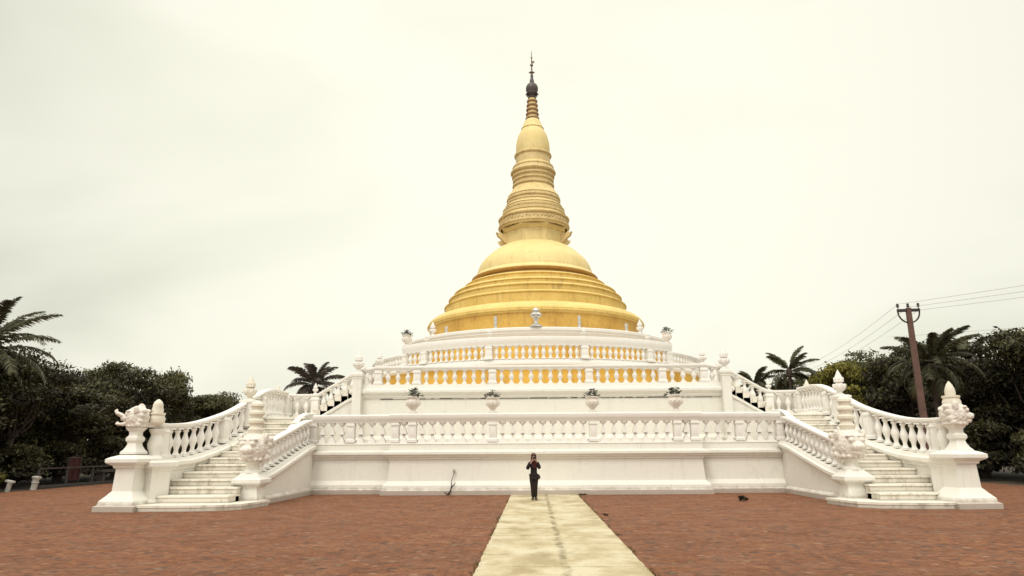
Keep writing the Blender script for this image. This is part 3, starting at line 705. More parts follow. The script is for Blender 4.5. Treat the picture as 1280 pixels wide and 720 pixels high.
# silver finial and lamp posts on the parapet
t = thing('silver_finial', 'silvery vase-shaped finial with bulb top on the parapet at the centre of the gold drum', 'finial', onring(8.12, 0, 7.9))
mb = MB(); mb.lathe([(.34, 0), (.34, .07), (.22, .14), (.12, .2), (.10, .32), (.15, .4), (.12, .46), (.14, .5)], 20); mb.build('foot', SILVER, t)
mb = MB(); mb.lathe([(.13, .48), (.27, .58), (.29, .66), (.24, .74), (.15, .78), (.2, .82), (.21, .88), (.15, .95), (.06, 1.02), (.01, 1.06)], 20)
for k in range(8):
    a = k * math.pi / 4; mb.ell((.24 * math.cos(a), .24 * math.sin(a), .64), (.07, .07, .1), 6, 5)
mb.build('bulb', SILVER, t)
for d, h, lab in ((-15.2, .62, 'grey lamp stub left of the silver finial'), (16.2, .62, 'grey lamp stub right of the silver finial'), (-37, .36, 'short pale stub on the parapet far left'), (37, .4, 'short pale stub on the parapet far right')):
    t = thing('parapet_post', 'slim ' + lab, 'post', onring(8.12, d, 7.9), group='slim posts on the parapet')
    mb = MB(); mb.lathe([(.10, 0), (.10, .05), (.08, .07), (.08, h - .08), (.095, h - .06), (.095, h), (.04, h + .03)], 14); mb.build('shaft', SILVER, t)
for d, lab in ((-45, 'white lotus finial standing on the parapet against the left of the gold drum'), (45, 'white lotus finial standing on the parapet against the right of the gold drum')):
    finial(onring(8.12, d, 7.9), lab, .75)

def leaf_tuft(name, seed, n, rad, h, mat, wl=(.05, .16)):
    rnd = random.Random(seed); vs = []; fs = []; tint = []
    for i in range(n):
        a = rnd.uniform(0, 6.28); el = rnd.uniform(.1, 1.4); r = rad * rnd.uniform(.3, 1)
        c = Vector((r * math.cos(a) * math.cos(el), r * math.sin(a) * math.cos(el), h * math.sin(el) * rnd.uniform(.4, 1)))
        d = Vector((math.cos(a), math.sin(a), rnd.uniform(-.3, .8))).normalized()
        sd = d.cross(Vector((rnd.uniform(-1, 1), rnd.uniform(-1, 1), 1))).normalized()
        l = wl[1] * rnd.uniform(.7, 1.3); w = wl[0] * rnd.uniform(.7, 1.3)
        o = len(vs); vs += [c - d * l * .5, c + sd * w, c + d * l * .6, c - sd * w]; fs.append((o, o + 1, o + 2, o + 3)); tint.append(rnd.random())
    me = bpy.data.meshes.new(name); me.from_pydata(vs, [], fs); me.materials.append(mat)
    at = me.attributes.new('tint', 'FLOAT', 'FACE'); at.data.foreach_set('value', tint); me.update(); return me
def urn_thing(loc, label, seed, sc=1, tall=False):
    t = thing('planter_urn', label, 'planter', loc, random.uniform(0, 6), 'planter urns on the balustrade posts'); t.scale = (sc,) * 3
    mb = MB(); mb.lathe([(.20, 0), (.20, .06), (.12, .1), (.10, .16), (.2, .24), (.28, .36), (.30, .48), (.25, .58), (.27, .62), (.31, .66), (.30, .7), (.22, .68), (.2, .6)], 20)
    for k in range(10):
        a = k * math.pi / 5; mb.ell((.27 * math.cos(a), .27 * math.sin(a), .42), (.06, .06, .10), 6, 5)
    mb.build('urn', CARVED, t)
    o = link('foliage', leaf_tuft('foliage', seed, 130, .44, .40, FERN, (.035, .16)), t, (0, 0, .66))
    return t
urn_thing((-5.3, 28.4, 3.2), 'white urn with spiky dark plant, leftmost on the lowest balustrade, spilling leaves', 1, 1.0)
urn_thing((-2.0, 28.4, 3.2), 'white urn with dark leaves on the lowest balustrade, just left of centre', 2, .92)
urn_thing((2.1, 28.4, 3.2), 'white urn with dark leaves on the lowest balustrade, just right of centre', 3, .92)
urn_thing((5.5, 28.4, 3.2), 'white urn with a wide grey-green plant, rightmost on the lowest balustrade', 4, .98)
x, y, z = onring(10.08, -43, 7.08); urn_thing((x, y, z), 'small urn with a dark windblown plant at the left end of the curved top rail', 5, .85)
x, y, z = onring(10.08, 43, 7.08); urn_thing((x, y, z), 'small urn with a dark windblown plant at the right end of the curved top rail', 6, .85)

# carved newel heads
def remesh(o, vox, disp=0, seed=0):
    m = o.modifiers.new('Remesh', 'REMESH'); m.mode = 'VOXEL'; m.voxel_size = vox; m.use_smooth_shade = True
    if disp:
        t = bpy.data.textures.new('carving', 'CLOUDS'); t.noise_scale = .07; t.noise_depth = 2
        d = o.modifiers.new('Displace', 'DISPLACE'); d.texture = t; d.strength = disp; d.mid_level = .5; d.texture_coords = 'LOCAL'
def lion_head(t, z, r, mat, beast=False):
    mb = MB(); rnd = random.Random(int(r * 1000) + int(z * 10))
    mb.ell((0, 0, z), (r * .92, r * .92, r), 16, 12)
    mb.ell((0, -r * .78, z - r * (.02 if beast else .12)), (r * .46, r * .5, r * .30), 12, 8)      # muzzle
    mb.ell((0, -r * 1.02, z - r * .02), (r * .16, r * .2, r * .14), 10, 6)      # nose
    mb.ell((0, -r * .72, z - r * .46), (r * .36, r * .42, r * .16), 10, 6)      # jaw
    for q in (-1, 1):
        mb.ell((q * r * .34, -r * .82, z + r * .28), (r * .19, r * .17, r * .17), 8, 6)   # eyes
        mb.ell((q * r * .36, -r * .72, z + r * .52), (r * .30, r * .2, r * .10), 8, 6)    # brows
        mb.ell((q * r * .86, -r * .15, z + r * .62), (r * .14, r * .22, r * .32), 8, 6)   # ears
        for k in range(4):                                                                     # mane curls
            a = -1.2 + k * .75
            mb.ell((q * r * .80, r * (.1 + .12 * k), z + r * .62 * math.sin(a)), (r * .2, r * .22, r * .2), 8, 6)
    for k in range(14):
        a = k * 2 * math.pi / 14; mb.ell((r * .70 * math.cos(a), r * .70 * math.sin(a), z - r * .66), (r * .15, r * .15, r * .12), 7, 5)
    for k in range(9):
        a = rnd.uniform(.4, 2.74); mb.ell((r * .72 * math.cos(a), r * .72 * math.sin(a), z + rnd.uniform(-.2, .6) * r), (r * .24, r * .24, r * .16), 7, 5)
    if beast:
        rx_ = Matrix.Rotation(-.5, 3, 'X')
        mb.ell((0, -r * 1.25, z + r * .22), (r * .34, r * .55, r * .17), 12, 8, rot=rx_)   # raised upper jaw
        mb.ell((0, -r * 1.62, z + r * .50), (r * .17, r * .14, r * .2), 8, 6)
        mb.ell((0, -r * 1.1, z - r * .52), (r * .30, r * .5, r * .13), 12, 8)
        mb.ell((0, -r * 1.45, z - r * .42), (r * .12, r * .12, r * .14), 8, 6)
        mb.ell((0, r * .2, z + r * .9), (r * .16, r * .3, r * .3), 8, 6)
    o = mb.build('lion_head', mat, t); remesh(o, .018, .045); return o
for s, nm in ((-1, 'left'), (1, 'right')):
    t = thing('carved_newel_statue', 'round carved lion head with stacked pale jar, at foot of the %s inner handrail' % nm, 'statue', (s * (9.72 if s < 0 else 10.0), 23.2, 1.04))
    mb = MB(); mb.lathe([(.30, 0), (.30, .06), (.22, .12), (.2, .2), (.19, .26), (.24, .32), (.3, .36)], 20); mb.build('column', WHITE, t)
    o = lion_head(t, .80, .54, CARVED); o.rotation_euler = (0, 0, s * R(8))
    mb = MB(); mb.lathe([(.20, 1.12), (.22, 1.30), (.26, 1.42), (.20, 1.5), (.19, 1.58), (.27, 1.64), (.27, 1.72), (.19, 1.78), (.20, 1.86), (.26, 1.93), (.25, 2.0), (.17, 2.06), (.18, 2.14), (.23, 2.2), (.21, 2.28), (.14, 2.34), (.08, 2.38)], 20)
    mb.build('stacked_jar', CREAMST, t)
    # outer corner statue
    t = thing('carved_corner_statue', ('carved open-mouthed beast head beside a pale bud, at the foot of the left outer handrail' if s < 0 else 'carved beast head topped by a pale smooth cone, at foot of right outer handrail'), 'statue', (-12.9 if s < 0 else 12.56, 21.62, 1.60 if s > 0 else 1.68))
    mb = MB(); mb.lathe([(.34, 0), (.34, .07), (.27, .14), (.2, .26), (.18, .34), (.24, .42), (.24, .5), (.17, .58), (.17, .68), (.24, .76), (.28, .82)], 4, a0=math.pi / 4 + s * R(8), square=True)
    for v in range(len(mb.v)): x_, y_, z_ = mb.v[v]; mb.v[v] = (x_ * .8, y_ * .8, z_)
    mb.build('column', WHITE, t, smooth=25)
    o = lion_head(t, 1.12, .38 if s < 0 else .42, CARVED, s < 0); o.rotation_euler = (0, 0, s * R(62))
    mb = MB(); dx = 0 if s > 0 else .42
    z0 = 1.32 if s > 0 else .92
    mb.lathe([(.16, z0), (.24, z0 + .06), (.26, z0 + .18), (.22, z0 + .28), (.25, z0 + .32), (.25, z0 + .37), (.18, z0 + .38)], 20, (dx, .35 if s < 0 else 0)); mb.build('jar', CREAMST, t)
    z0 += .36
    mb = MB(); mb.lathe([(.13, z0), (.15, z0 + .08), (.14, z0 + .2), (.09, z0 + .34), (.04, z0 + .42), (.005, z0 + .46)] if s > 0 else [(.17, z0), (.18, z0 + .1), (.15, z0 + .22), (.16, z0 + .25), (.12, z0 + .36), (.05, z0 + .43), (.01, z0 + .45)], 20, (dx, .35 if s < 0 else 0)); mb.build('cone', CREAMST, t, smooth=60)
    # second column carrying the rail end
    t = thing('rail_end_column', 'stout white turned column at the %s rail end, just behind the corner statue' % nm, 'column', (s * 12.52, 22.15, 1.47))
    mb = MB(); mb.lathe([(.26, 0), (.26, .08), (.18, .16), (.17, .24), (.23, .4), (.25, .52), (.2, .68), (.16, .8), (.2, .88), (.24, .95), (.24, 1.0)], 20); mb.build('shaft', WHITE, t)
    mb = MB()
    pts = [(s * .0, .35, 1.14), (s * .02, .0, 1.14), (s * .18, -.25, 1.17), (s * .36, -.4, 1.22)]
    mb.sweep(catmull([(a, b, c - .12) for a, b, c in pts], 4), railprof(.17, .17), closed_prof=True); mb.build('rail_scroll', WHITE2, t)

# ------------------------------------------------------------------ vegetation
def crown_mesh(name, seed, n_cl, per, rx, rz, mat, leaf=.2, z0=1.0, lumps=9, skirt=False):
    rng = np.random.default_rng(seed)
    L = []
    for i in range(lumps):
        a = rng.uniform(0, 2 * math.pi); r = rx * math.sqrt(rng.uniform(.02, .6))
        L.append((r * math.cos(a), r * math.sin(a), z0 + rz * rng.uniform(.2, 1.75) * (1 - .35 * (r / rx) ** 2), rng.uniform(.2, .42) * rx))
    L.append((0, 0, z0 + rz * .8, .55 * rx))
    cl = []
    while len(cl) < n_cl:
        x, y, z, r = L[rng.integers(len(L))]
        d = rng.normal(size=3); d /= np.linalg.norm(d)
        rr = r * (rng.uniform(.55, 1.05))
        c = np.array([x, y, z]) + d * rr * np.array([1, 1, .55])
        if c[2] < z0 * .4: continue
        cl.append((c, d, rng.uniform()))
    cs = np.array([c for c, _, _ in cl]); ds = np.array([d for _, d, _ in cl]); ts = np.array([t for _, _, t in cl])
    idx = np.repeat(np.arange(n_cl), per); M = len(idx)
    pos = cs[idx] + rng.normal(size=(M, 3)) * np.array([.34, .34, .11]) * (rx / 3.2)
    nr = ds[idx] * .5 + rng.normal(size=(M, 3)) * .55 + np.array([0, 0, .45]); nr /= np.linalg.norm(nr, axis=1)[:, None]
    t = rng.normal(size=(M, 3)); u = np.cross(nr, t); u /= np.linalg.norm(u, axis=1)[:, None]; w = np.cross(nr, u)
    l = leaf * rng.uniform(.6, 1.3, M)[:, None]; wd = l * rng.uniform(.35, .55, M)[:, None]
    v = np.stack([pos - u * l * .5, pos + w * wd * .5, pos + u * l * .55, pos - w * wd * .5], 1).reshape(-1, 3)
    me = bpy.data.meshes.new(name); me.vertices.add(len(v)); me.vertices.foreach_set('co', v.ravel())
    me.loops.add(4 * M); me.loops.foreach_set('vertex_index', np.arange(4 * M, dtype=np.int32))
    me.polygons.add(M); me.polygons.foreach_set('loop_start', np.arange(M, dtype=np.int32) * 4)
    me.update(calc_edges=True); me.materials.append(mat)
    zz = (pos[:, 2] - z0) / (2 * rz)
    tint = np.clip(-.05 + .5 * zz + .55 * ts[idx] + rng.normal(size=M) * .12, 0, 1)  # leaves paler with height, lit crown tops put into the tint
    at = me.attributes.new('tint', 'FLOAT', 'FACE'); at.data.foreach_set('value', tint.astype(np.float32))
    return me, L
def trunk_mesh(name, seed, L, h, r):
    rnd = random.Random(seed); mb = MB()
    top = (rnd.uniform(-.3, .3), rnd.uniform(-.3, .3), h)
    pts = [(0, 0, -.1), (rnd.uniform(-.12, .12), rnd.uniform(-.12, .12), h * .4), top]
    mb.tube(catmull(pts, 4), [r * (1.25 - .6 * k / 8) for k in range(9)], 8)
    for x, y, z, rr in L:
        m = (top[0] * .5 + x * .45, top[1] * .5 + y * .45, h * .75 + (z - h) * .45)
        mb.tube([top if rnd.random() < .5 else (pts[1][0], pts[1][1], h * .75), m, (x, y, z)], [r * .5, r * .3, r * .08], 6)
    return mb.mesh(name, TRUNK)
VAR = []
for k in range(5):
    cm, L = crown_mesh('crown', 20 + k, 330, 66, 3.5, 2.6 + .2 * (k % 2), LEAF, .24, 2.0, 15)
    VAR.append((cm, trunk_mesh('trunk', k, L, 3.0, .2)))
rnd = random.Random(9)
def tree(x, y, h, k, label, group, w=None):
    t = thing('broadleaf_tree', label, 'tree', (x, y, 0), rnd.uniform(0, 6.28), group)
    sz = h / 7.6; sw = (w or sz) ; t.scale = (sw, sw, sz)
    cm, tm = VAR[k % 5]; link('crown', cm, t); link('trunk', tm, t)
    return t
adj = ['dense dark', 'loose dark olive', 'broad spreading', 'ragged dark', 'rounded dark']
# left row: x, y, height
LT = [(-28.5, 26, 6.8), (-29, 31, 6.6), (-28.0, 36, 7.4), (-28.6, 41, 7.2), (-27.8, 46, 8.4), (-28.5, 51, 8.9), (-28.4, 56.5, 7.2), (-28.2, 62, 7.0), (-28.8, 68, 7.6), (-27, 75, 8.2),
      (-34, 33, 7.2), (-34, 43, 7.8), (-34, 52, 8.2), (-35, 61, 7.6), (-34, 71, 8.2)]
RT = [(26, 27.5, 7.6), (27.2, 33.5, 9.9), (26.8, 38.5, 9.0), (26.3, 43, 8.9), (26.2, 48.5, 9.6), (25.9, 54, 9.8), (26, 60, 8.6), (26.5, 66, 7.8), (27, 73, 8.2), (31.5, 35, 9.6), (32, 45, 8.6), (31, 55, 9.0), (31, 65, 8.6)]
LO = ['%s tree in left row, %s' % (adj[i % 5], ('nearest the camera', 'second from the near end', 'third from the near end, behind the marker post', 'behind the red cloth', 'just left of the corner statue', 'with the highest crown in the left row', 'behind the left corner statue', 'behind the left staircase rail', 'at the far end of the left staircase', 'farthest and half hidden by the left staircase')[i]) if i < 10 else
      '%s tree in the back line left of the plaza, %s from near end' % (adj[i % 5], ('first', 'second', 'third', 'fourth', 'fifth')[i - 10]) for i in range(15)]
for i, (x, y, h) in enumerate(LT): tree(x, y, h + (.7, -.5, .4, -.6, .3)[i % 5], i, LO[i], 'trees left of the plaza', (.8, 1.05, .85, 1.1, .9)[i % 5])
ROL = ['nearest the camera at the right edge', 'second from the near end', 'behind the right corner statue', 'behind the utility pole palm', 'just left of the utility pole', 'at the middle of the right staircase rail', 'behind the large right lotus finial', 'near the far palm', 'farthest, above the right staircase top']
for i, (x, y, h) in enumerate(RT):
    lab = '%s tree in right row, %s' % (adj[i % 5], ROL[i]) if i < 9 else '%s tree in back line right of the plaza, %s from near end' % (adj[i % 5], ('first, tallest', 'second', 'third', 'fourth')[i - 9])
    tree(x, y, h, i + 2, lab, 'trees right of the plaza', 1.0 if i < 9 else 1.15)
# small trees far behind the terrace, seen between the stair balusters
for i, (x, y, h) in enumerate([(-22.2, 62, 6.4), (-19.3, 63, 6.6), (-16.6, 64, 7.2), (21.0, 62, 7.4), (18.8, 64, 7.2), (16.4, 66, 7.2)]):
    tree(x, y, h, i + 1, 'low dark tree far behind the %s staircase, %s seen through its balusters' % (('left', 'right')[i > 2], ('outermost', 'middle', 'innermost')[i % 3]), 'far trees behind the terrace', .9)
tree(20.4, 59, 7.8, 3, 'dark rounded tree behind the right landing, left of the yellow-green tree', 'far trees behind the terrace', .85)
# bright yellow-green tree and undergrowth
cm, L = crown_mesh('crown', 77, 240, 55, 2.6, 1.9, LEAFY, .22, 2.2, 8)
t = thing('yellow_green_tree', 'bright yellow-green tree standing out among the dark trees behind the right staircase', 'tree', (21.9, 50.5, 0)); t.scale = (1.0, 1.0, 1.42)
link('crown', cm, t); link('trunk', trunk_mesh('trunk', 5, L, 2.8, .17), t)
bm_, L = crown_mesh('foliage', 91, 130, 60, 1.9, 1.0, LEAF, .2, .25, 7)
by_, L2 = crown_mesh('foliage', 92, 90, 60, 1.2, .7, LEAFY, .16, .2, 6)
def bush(x, y, sc, label, me=bm_, group='shrubs under the trees'):
    o = link('shrub', me, None, (x, y, 0), rnd.uniform(0, 6.28), (sc, sc, sc * rnd.uniform(.9, 1.25))); tag(o, label, 'shrub', group); return o
ords = ['first', 'second', 'third', 'fourth', 'fifth', 'sixth', 'seventh', 'eighth', 'ninth', 'tenth', 'eleventh', 'twelfth', 'thirteenth']
for i, y in enumerate(np.linspace(25, 66, 13)):
    bush(-26.8 + rnd.uniform(-.5, .4), y, rnd.uniform(.95, 1.25), 'dark shrub under the left tree row, %s from the near end' % ords[i])
for i, y in enumerate(np.linspace(25, 66, 13)):
    bush(24.2 + rnd.uniform(-.4, .5), y, rnd.uniform(.95, 1.3), 'dark shrub under the right tree row, %s from the near end' % ords[i])
for i, y in enumerate(np.linspace(28, 58, 9)):
    bush(-30.6 + rnd.uniform(-.5, .4), y, rnd.uniform(1.6, 2.0), 'tall dark shrub filling the gap behind the left tree trunks, %s from the near end' % ords[i])
for i, y in enumerate(np.linspace(28, 58, 8)):
    bush(28.6 + rnd.uniform(-.4, .5), y, rnd.uniform(1.6, 2.0), 'tall dark shrub filling the gap behind the right tree trunks, %s from the near end' % ords[i])
bush(-24.9, 31.0, .8, 'yellow-green bush at the left edge of the plaza beside the white marker', by_, None)
o = bush(21.0, 50, 1.1, 'yellow-green bush beyond the right staircase landing', by_, None)

def frond_mesh(name, seed, length, mat, droop=1.0, n=44, ll=.62):
    rnd = random.Random(seed); vs = []; fs = []; tint = []
    pts = []; ang = 0
    p = Vector((0, 0, 0)); pitch = 0
    for i in range(n + 1):
        t = i / n; pts.append(p.copy())
        pitch = -droop * (t ** 1.6) * 1.25
        p = p + Vector((math.cos(pitch), 0, math.sin(pitch))) * (length / n)
    def quad(a, b, c, d, tn): o = len(vs); vs.extend([a, b, c, d]); fs.append((o, o + 1, o + 2, o + 3)); tint.append(tn)
    for i in range(n):
        t = i / n; a, b = pts[i], pts[i + 1]; w = .028 * (1 - t * .85)
        quad(a + Vector((0, w, 0)), a - Vector((0, w, 0)), b - Vector((0, w, 0)), b + Vector((0, w, 0)), .8)
        quad(a + Vector((0, 0, w)), a - Vector((0, 0, w)), b - Vector((0, 0, w)), b + Vector((0, 0, w)), .5)
        if t < .12: continue
        env = math.sin(math.pi * min(1, (t - .08) * 1.02 / .98)) ** .55 if t < .96 else .35
        for q in (-1, 1):
            for r_ in range(2):
                l = ll * env * rnd.uniform(.8, 1.1)
                fw = (b - a).normalized(); base = a.lerp(b, rnd.random())
                d = (fw * rnd.uniform(.45, .8) + Vector((0, q, 0)) * 1.0 + Vector((0, 0, rnd.uniform(-.55, .12)))).normalized()
                mid = base + d * l * .55; tip = mid + (d + Vector((0, 0, -.75))).normalized() * l * .5
                sd = fw * .036 + Vector((0, 0, .014))
                tn = rnd.uniform(.2, .9)
                quad(base - sd, base + sd, mid + sd * 1.1, mid - sd * 1.1, tn)
                quad(mid - sd * 1.1, mid + sd * 1.1, tip + sd * .1, tip - sd * .1, tn)
    me = bpy.data.meshes.new(name); me.from_pydata([tuple(v) for v in vs], [], fs); me.materials.append(mat)
    at = me.attributes.new('tint', 'FLOAT', 'FACE'); at.data.foreach_set('value', tint); me.update(); return me
def palm(x, y, h, fl_, seed, label, mat=PALM, n=20, lean=(0, 0), wind=0):
    rnd = random.Random(seed)
    t = thing('palm_tree', label, 'palm', (x, y, 0), 0, 'palms around the plaza')
    mb = MB(); top = Vector((lean[0], lean[1], h))
    pts = catmull([(0, 0, -.1), (lean[0] * .25, lean[1] * .25, h * .4), (lean[0] * .7, lean[1] * .7, h * .75), tuple(top)], 8)
    mb.tube(pts, [(.19 - .07 * i / len(pts)) * (1.08 if i % 2 else .95) * (1.5 if i == 0 else 1) for i in range(len(pts))], 10)
    mb.build('trunk', TRUNK, t)
    mb = MB(); mb.ell(tuple(top + Vector((0, 0, .1))), (.24, .24, .45), 10, 7)
    for k in range(5): a = k * 1.26; mb.ell((top.x + .25 * math.cos(a), top.y + .25 * math.sin(a), top.z - .12), (.12, .12, .15), 8, 6)
    mb.build('crown_shaft', TRUNK, t)
    fm = [frond_mesh('frond', seed * 10 + k, fl_, mat, dr, 44, ll) for k, (dr, ll) in enumerate(((.75, .6), (1.15, .62), (1.7, .58)))]
    for i in range(n):
        a = i * 2.39996 + rnd.uniform(-.2, .2); lev = (i + .5) / n
        el = R(78) - lev * R(112) + rnd.uniform(-.1, .1)
        m = fm[0] if lev < .35 else fm[1] if lev < .7 else fm[2]
        o = link('frond', m, t, tuple(top + Vector((0, 0, .25 - .2 * lev))))
        if wind: a += wind * math.sin(-a) * .5
        o.rotation_euler = (rnd.uniform(-.25, .25), -el, a)
        sc = rnd.uniform(.88, 1.08) * (.85 if lev < .15 else 1); o.scale = (sc, sc * rnd.uniform(.75, 1.0), sc)
    return t
palm(-28.0, 33.2, 6.5, 4.1, 1, 'large dark palm cut off by the left edge, fronds drooping toward the plaza', PALM, 34)
palm(-15.3, 46.5, 5.9, 2.35, 2, 'dark palm crown standing alone against the sky behind the left landing', PALMHAZE, 24)
palm(21.9, 38.5, 6.1, 2.7, 3, 'big palm just right of the utility pole with upright fronds', PALM, 32)
palm(25.2, 40.5, 6.3, 2.6, 4, 'smaller palm between the pole palm and the tall right trees', PALM, 18)
palm(19.4, 53, 7.2, 2.6, 5, 'windswept palm above the right staircase landing, left of the yellow-green tree', PALM, 20, wind=.8)
palm(17.6, 56, 6.5, 2.0, 6, 'low palm peeping over the right stair rail at the left end of the trees', PALM, 16, wind=.8)

# ------------------------------------------------------------------ utility pole and wires
PP = Vector((16.3, 30, 0)); PH = 7.72
t = thing('utility_pole', 'reddish concrete utility pole with crossarm, beyond the right staircase', 'utility pole', tuple(PP), R(-8))
mb = MB(); mb.lathe([(.125, -.1), (.09, PH)], 4, a0=math.pi / 4, square=True); mb.build('shaft', POLE, t, smooth=0)
mb = MB(); mb.box(-.46, .46, -.06, .06, PH - .16, PH - .04); xarm = mb.build('crossarm', DARKMET, t)
for q in (-1, 1):
    mb = MB(); mb.tube([(q * (.44 - .0 * k), 0, PH - .1) if k == 0 else (q * .44 * math.cos(k * math.pi / 16), 0, PH - .16 - .5 * math.sin(k * math.pi / 16)) for k in range(9)], .035, 6); mb.build('brace', DARKMET, t)
for x_ in (-.42, 0, .42):
    o_ = MB(); o_.lathe([(.02, 0), (.02, .08), (.06, .09), (.07, .13), (.04, .16), (.06, .19), (.05, .24), (.02, .26)], 10, (x_, 0)); ob = o_.build('insulator', HTI, xarm); ob.location = (0, 0, PH - .04)
def wire(a, b, sag, label):
    mb = MB(); a = Vector(a); b = Vector(b)
    mb.tube([a.lerp(b, k / 24) - Vector((0, 0, sag * 4 * (k / 24) * (1 - k / 24))) for k in range(25)], .007, 5)
    o = mb.build('power_line', WIRE); tag(o, label, 'wire', 'overhead wires')
for i, (x_, dz, lab) in enumerate(((-.42, .18, 'top'), (0, .16, 'middle'), (.42, .14, 'bottom'))):
    p = PP + Vector((x_, 0, PH + dz - .12 * i))
    wire(p, (31.5, 17.5, 8.85 - .40 * i), .12, 'thin overhead wire leaving the pole to the right edge, %s of three' % ('highest', 'middle', 'lowest')[i])
    wire(p, (24.5, 64, 8.9 - .5 * i), .35, 'thin overhead wire running back and left from the pole, %s of three' % ('highest', 'middle', 'lowest')[i])
wire((22.6, 44, 8.6), (36, 42, 9.4), .1, 'faint far wire passing above the palms right of the pole')

# ------------------------------------------------------------------ left edge details
t = thing('marker_post', 'short white marker post leaning at the left edge of the plaza', 'post', (-24.1, 32.9, 0)); t.rotation_euler = (0, R(9), 0)
mb = MB(); mb.lathe([(.10, 0), (.09, .12), (.09, .3), (.12, .33), (.12, .36), (.085, .38), (.10, .5), (.14, .54), (.14, .62), (.02, .64)], 4, a0=math.pi / 4, square=True); mb.build('shaft', CREAMP, t, smooth=20)
t = thing('marker_post', 'white bracketed post cut off at the left edge of the picture', 'post', (-24.25, 31.45, 0)); t.rotation_euler = (0, R(12), 0)
mb = MB(); mb.box(-.07, .07, -.07, .07, 0, .42); mb.box(-.2, .16, -.1, .1, .42, .5); mb.build('shaft', CREAMP, t, smooth=0)
t = thing('low_fence', 'low grey rail fence with thin posts along the shaded left plaza edge', 'fence', (-24.4, 33.5, 0))
mb = MB(); mb.box(-.04, .04, 0, 10.5, .92, .98); mb.build('rail', GREYC, t, smooth=0)
mb = MB(); mb.box(-.12, .12, 0, 10.5, 0, .14); mb.build('kerb_stone', GREYC, t, smooth=0)
for k in range(6):
    mb = MB(); mb.box(-.045, .045, k * 2.08, k * 2.08 + .08, 0, 1.0); mb.build('post', GREYC, t, smooth=0)
t = thing('red_banner', 'dark red cloth hanging in the shade under the left trees', 'banner', (-24.6, 36.0, 0))
mb = MB(); nn = 10
for k in range(nn):
    y0, y1 = k * .085, (k + 1) * .085; d0, d1 = .05 * math.sin(k * 1.3), .05 * math.sin((k + 1) * 1.3)
    mb.add([(d0, y0, .28), (d1, y1, .28), (d1, y1, 1.42), (d0, y0, 1.42)], [(0, 1, 2, 3)])
mb.build('cloth', RED, t, smooth=60)
mb = MB(); mb.tube([(0, -.1, 1.44), (0, .95, 1.44)], .025, 6); mb.tube([(0, -.08, 0), (0, -.08, 1.46)], .03, 6); mb.tube([(0, .93, 0), (0, .93, 1.46)], .03, 6); mb.build('frame', DARKMET, t)
t = thing('stone_bench', 'grey stone bench in the shade left of the corner statue', 'bench', (-24.5, 38.4, 0))
mb = MB(); mb.box(-.25, .25, 0, 1.7, .62, .74); mb.build('seat', GREYC, t)
for y_ in (.15, 1.35): mb = MB(); mb.box(-.18, .18, y_, y_ + .2, 0, .62); mb.build('leg', GREYC, t)

# weed growing from the wall, litter on the paving
t = thing('wall_weed', 'thin dark woody weed growing up the white wall foot, left of the person', 'weed', (-3.62, 27.86, 0))
mb = MB(); mb.tube([(-.12, 0, 0), (-.02, -.02, .16), (.02, 0, .3), (.14, .03, .42), (.16, .06, .5)], [.035, .03, .026, .02, .008], 6)
mb.tube([(.02, .0, .3), (.0, .1, .52), (.09, .2, .8), (.1, .24, .98)], [.02, .016, .012, .004], 6); mb.tube([(-.1, 0, .02), (-.2, -.03, .1), (-.28, 0, .12)], [.02, .015, .006], 5); mb.build('stem', DARKMET, t)
link('leaves', leaf_tuft('leaves', 31, 14, .1, .12, FERN, (.02, .07)), t, (.1, .2, .86))
o = link('debris_pile', leaf_tuft('debris_pile', 41, 60, .2, .16, STRAW, (.05, .14)), None, (6.75, 24.4, .01)); tag(o, 'small dark heap of dry debris on the bricks right of the path', 'debris')
def litter(name, loc, label, seed, r, n=12):
    o = link(name, leaf_tuft(name, seed, n, r, .03, STRAW, (.03, .09)), None, loc); tag(o, label, 'litter', 'litter on the paving')
litter('dead_leaves', (1.55, 27.6, .02), 'flat dark scrap lying against the wall at the right corner of the path', 51, .22, 26)
litter('dead_leaves', (1.55, 19.4, .02), 'dark twig litter on the right edge of the path', 52, .10, 7)
# grass fringe along the path edges
rng = random.Random(8); vs = []; fs = []; tint = []
for i in range(1500):
    y = 8 + 20 * rng.random() ** 1.3; q = rng.choice((PX0 - .02, PX1 + .02)); 
    if noise.noise(Vector((q * 3, y * .8, 0))) < -.05: continue
    x = q + rng.gauss(0, .03); h = rng.uniform(.015, .045); a = rng.uniform(0, 3.14); dx, dy = math.cos(a) * .008, math.sin(a) * .008
    o_ = len(vs); vs += [(x - dx, y - dy, 0), (x + dx, y + dy, 0), (x + rng.uniform(-.03, .03), y + rng.uniform(-.03, .03), h)]; fs.append((o_, o_ + 1, o_ + 2)); tint.append(rng.random() * .6)
me = bpy.data.meshes.new('grass_fringe'); me.from_pydata(vs, [], fs); me.materials.append(LEAFY)
at = me.attributes.new('tint', 'FLOAT', 'FACE'); at.data.foreach_set('value', tint); me.update()
o = link('grass_fringe', me); o['kind'] = 'stuff'; o['label'] = 'thin mossy grass along both edges of the path'; o['category'] = 'grass'

